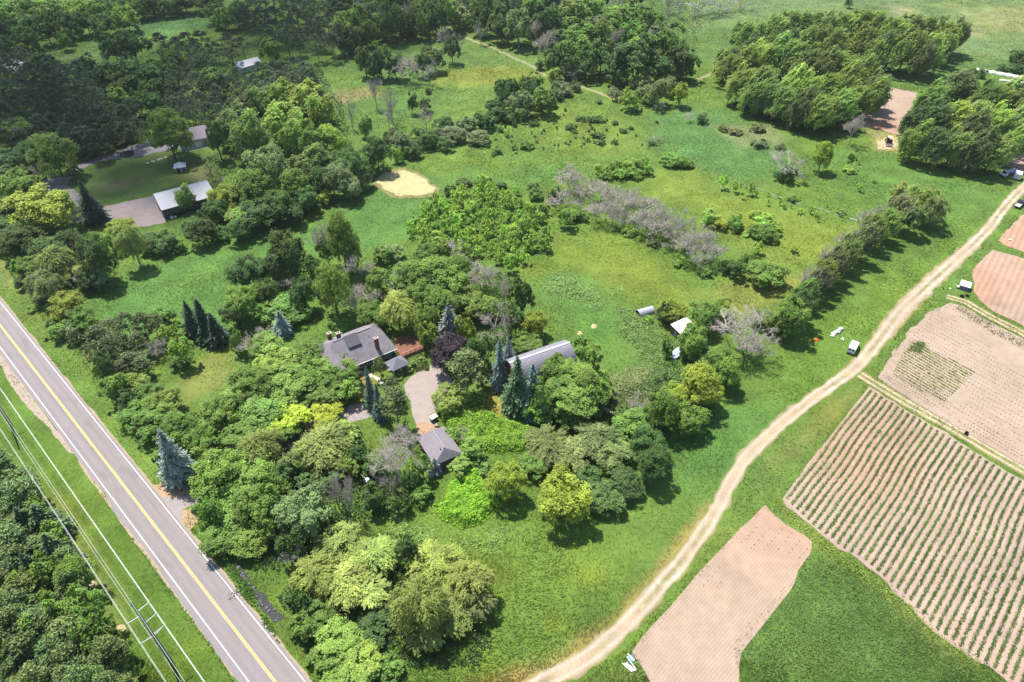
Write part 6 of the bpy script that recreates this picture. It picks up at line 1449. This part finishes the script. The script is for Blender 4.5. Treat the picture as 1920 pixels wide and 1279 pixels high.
def dots(name,poly,d,spacing,step,n,colr,seed,keep=.4,leaf=.22):
    r=np.random.default_rng(seed); dd=np.array(d)/np.hypot(*d); nrm=np.array([-dd[1],dd[0]]); q=np.array(poly); us=np.arange((q@nrm).min(),(q@nrm).max(),spacing); X=[]
    *_,cl=rows_clip(poly,d,us)
    for u,c in zip(us,cl):
        if c and c[1]-c[0]>1:
            v=np.arange(c[0]+.5,c[1]-.5,step); v=v+r.normal(size=len(v))*.08; k=vnoise(v,np.full(len(v),u),9,seed)>keep; v=v[k]; X.append(np.stack([nrm[0]*u+dd[0]*v,nrm[1]*u+dd[1]*v],1))
    X=np.vstack(X); X=np.repeat(X,3,axis=0)+r.normal(size=(len(X)*3,2))*.09; k=len(X); nn=np.stack([r.normal(size=k)*.5,r.normal(size=k)*.5,np.ones(k)],1); L=leaf*r.uniform(.6,1.3,k)
    o=link(name,cards(name,np.stack([X[:,0],X[:,1],.14+.1*r.random(k)],1),nn,sphere(r,k),L,L*.6,tint(r,k),LM),None,'stuff'); o.color=(*colr,1)
dots("seedlings",sd,d3,1.6,.8,0,(.10,.135,.05),321,keep=.52)
dots("seedlings",PP([(1655,708),(1680,700),(1800,765),(1925,850),(1925,872),(1780,788)]),d3,1.1,.7,0,(.09,.12,.045),322,keep=.2,leaf=.26)
dots("seedlings",F1,d1,1.9,1.3,0,(.12,.14,.06),323,keep=.62,leaf=.18)
cover("green_weeds",PP([(1705,640),(1728,636),(1745,648),(1730,668),(1712,665),(1695,665)]),.35,900,.3,(.11,.21,.03),324)
cover("dry_weeds",PP([(1780,575),(1800,572),(1925,640),(1925,660),(1850,625)]),.3,900,.3,(.16,.15,.06),325)
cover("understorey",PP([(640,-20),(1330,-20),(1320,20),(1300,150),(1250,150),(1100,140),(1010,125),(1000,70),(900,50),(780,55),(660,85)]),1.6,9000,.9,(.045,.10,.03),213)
for k,pl_ in enumerate(([(1010,525),(1040,508),(1085,512),(1112,540),(1150,572),(1120,582),(1080,568),(1040,560),(1015,548)],[(1150,575),(1200,580),(1250,620),(1275,650),(1270,700),(1225,700),(1180,660),(1150,620)],[(1130,700),(1180,690),(1240,690),(1230,740),(1170,765),(1130,745)],[(700,955),(760,950),(800,985),(880,1000),(960,985),(940,1040),(840,1030),(730,1020)],[(1100,470),(1130,462),(1150,480),(1120,490)],[(1140,540),(1172,536),(1170,552),(1145,556)])):
    cover("tall_weeds",PP(pl_),.8,(4200,6500,3500,4500,500,500)[k],.42,((.26,.44,.12),(.24,.42,.11),(.30,.37,.14),(.22,.38,.08),(.26,.38,.06),(.24,.40,.08))[k],340+k,lump=1.7,edge=4.5)
cover("field_weeds",PP([(1392,1290),(1396,1205),(1455,1135),(1505,1055),(1535,1018),(1650,1095),(1760,1195),(1890,1290)]),.32,9000,.22,(.17,.28,.06),350,lump=2.,edge=3.5)
cover("understorey",PP([(1370,200),(1420,225),(1500,260),(1560,270),(1620,250),(1600,220),(1500,190),(1420,160),(1360,150)]),1.5,3500,.7,(.05,.11,.03),214)
cover("understorey",PP([(1700,285),(1760,318),(1860,330),(1900,310),(1820,280),(1720,255)]),1.2,2500,.6,(.05,.11,.03),215)
cover("field_edge_weeds",PP([(1440,938),(1462,925),(1480,950),(1580,1033),(1700,1122),(1762,1190),(1850,1245),(1820,1252),(1690,1150),(1570,1060),(1490,990),(1455,955)]),.35,5200,.28,(.19,.30,.035),352,lump=2.,edge=1.2)
cover("field_edge_weeds",PP([(1470,915),(1540,830),(1615,730),(1630,728),(1545,842),(1478,930)]),.4,2600,.28,(.13,.25,.04),353,lump=2.,edge=1.)
# dark leaf cards in place of a leafy shadow on the road's edge
o=cover("leafy_shadow_mark",[rp(50.5,-2.6),rp(52.,-2.0),rp(53.4,-2.8),rp(53.6,-4.4),rp(52.4,-4.9),rp(51.,-4.)],.12,60,.4,(.03,.045,.03),331)
# ---------------------------------------------------------------- one cumulus over the upper left; its shade falls on the woods there
cs=Vector((sdir.x/sdir.z,sdir.y/sdir.z)); CZ=900.
cm=bpy.data.materials.new("cloud_vapour"); t_,oo=nodes(cm); df=N(t_,"ShaderNodeBsdfDiffuse"); df.inputs['Color'].default_value=(.95,.95,.97,1); tp_=N(t_,"ShaderNodeBsdfTransparent"); ms=N(t_,"ShaderNodeMixShader"); ms.inputs[0].default_value=.115
t_.links.new(tp_.outputs[0],ms.inputs[1]); t_.links.new(df.outputs[0],ms.inputs[2]); t_.links.new(ms.outputs[0],oo.inputs[0])
cb=MB(); cr_=random.Random(9)
SHADE=PP([(-150,-60),(430,-60),(820,-40),(800,60),(740,120),(650,150),(420,200),(400,300),(370,345),(190,375),(120,335),(60,330),(-60,300)])
xs_=[p[0] for p in SHADE]; ys_=[p[1] for p in SHADE]; k=0
while k<150:
    x,y=cr_.uniform(min(xs_),max(xs_)),cr_.uniform(min(ys_),max(ys_)+120)
    q=SHADE+[]; 
    if not inside(q,np.array([x]),np.array([y]))[0] and not (y>max(ys_)-10 and x<40): continue
    r=cr_.uniform(16,30); cb.blob((x+cs.x*CZ,y+cs.y*CZ,CZ+cr_.uniform(-8,30)),r,k,2,.2,(1,1,.6)); k+=1
for a,b in((250,320),(300,345),(340,375),(200,345),(160,350),(320,300),(380,330),(270,290),(220,390),(280,390),(350,350),(240,350),(390,370),(310,400)):
    q=P(a,b); cb.blob((q[0]+cs.x*CZ,q[1]+cs.y*CZ,CZ+cr_.uniform(-5,12)),cr_.uniform(12,19),k,2,.2,(1,1,.6)); k+=1
cb.build("cloud",cm,None,True)['kind']='structure'
# ---------------------------------------------------------------- thin summer haze
hz=MB().box((0,300,61),(7000,5600,124)).build("haze",None,None); hz['kind']='stuff'
hm=bpy.data.materials.new("summer_haze"); hm.use_nodes=True; t_=hm.node_tree; t_.nodes.clear(); oo=N(t_,"ShaderNodeOutputMaterial"); pv_=N(t_,"ShaderNodeVolumePrincipled")
pv_.inputs['Color'].default_value=(.80,.88,1,1); pv_.inputs['Density'].default_value=.00007; pv_.inputs['Anisotropy'].default_value=.3
t_.links.new(pv_.outputs[0],oo.inputs['Volume']); hz.data.materials.append(hm)
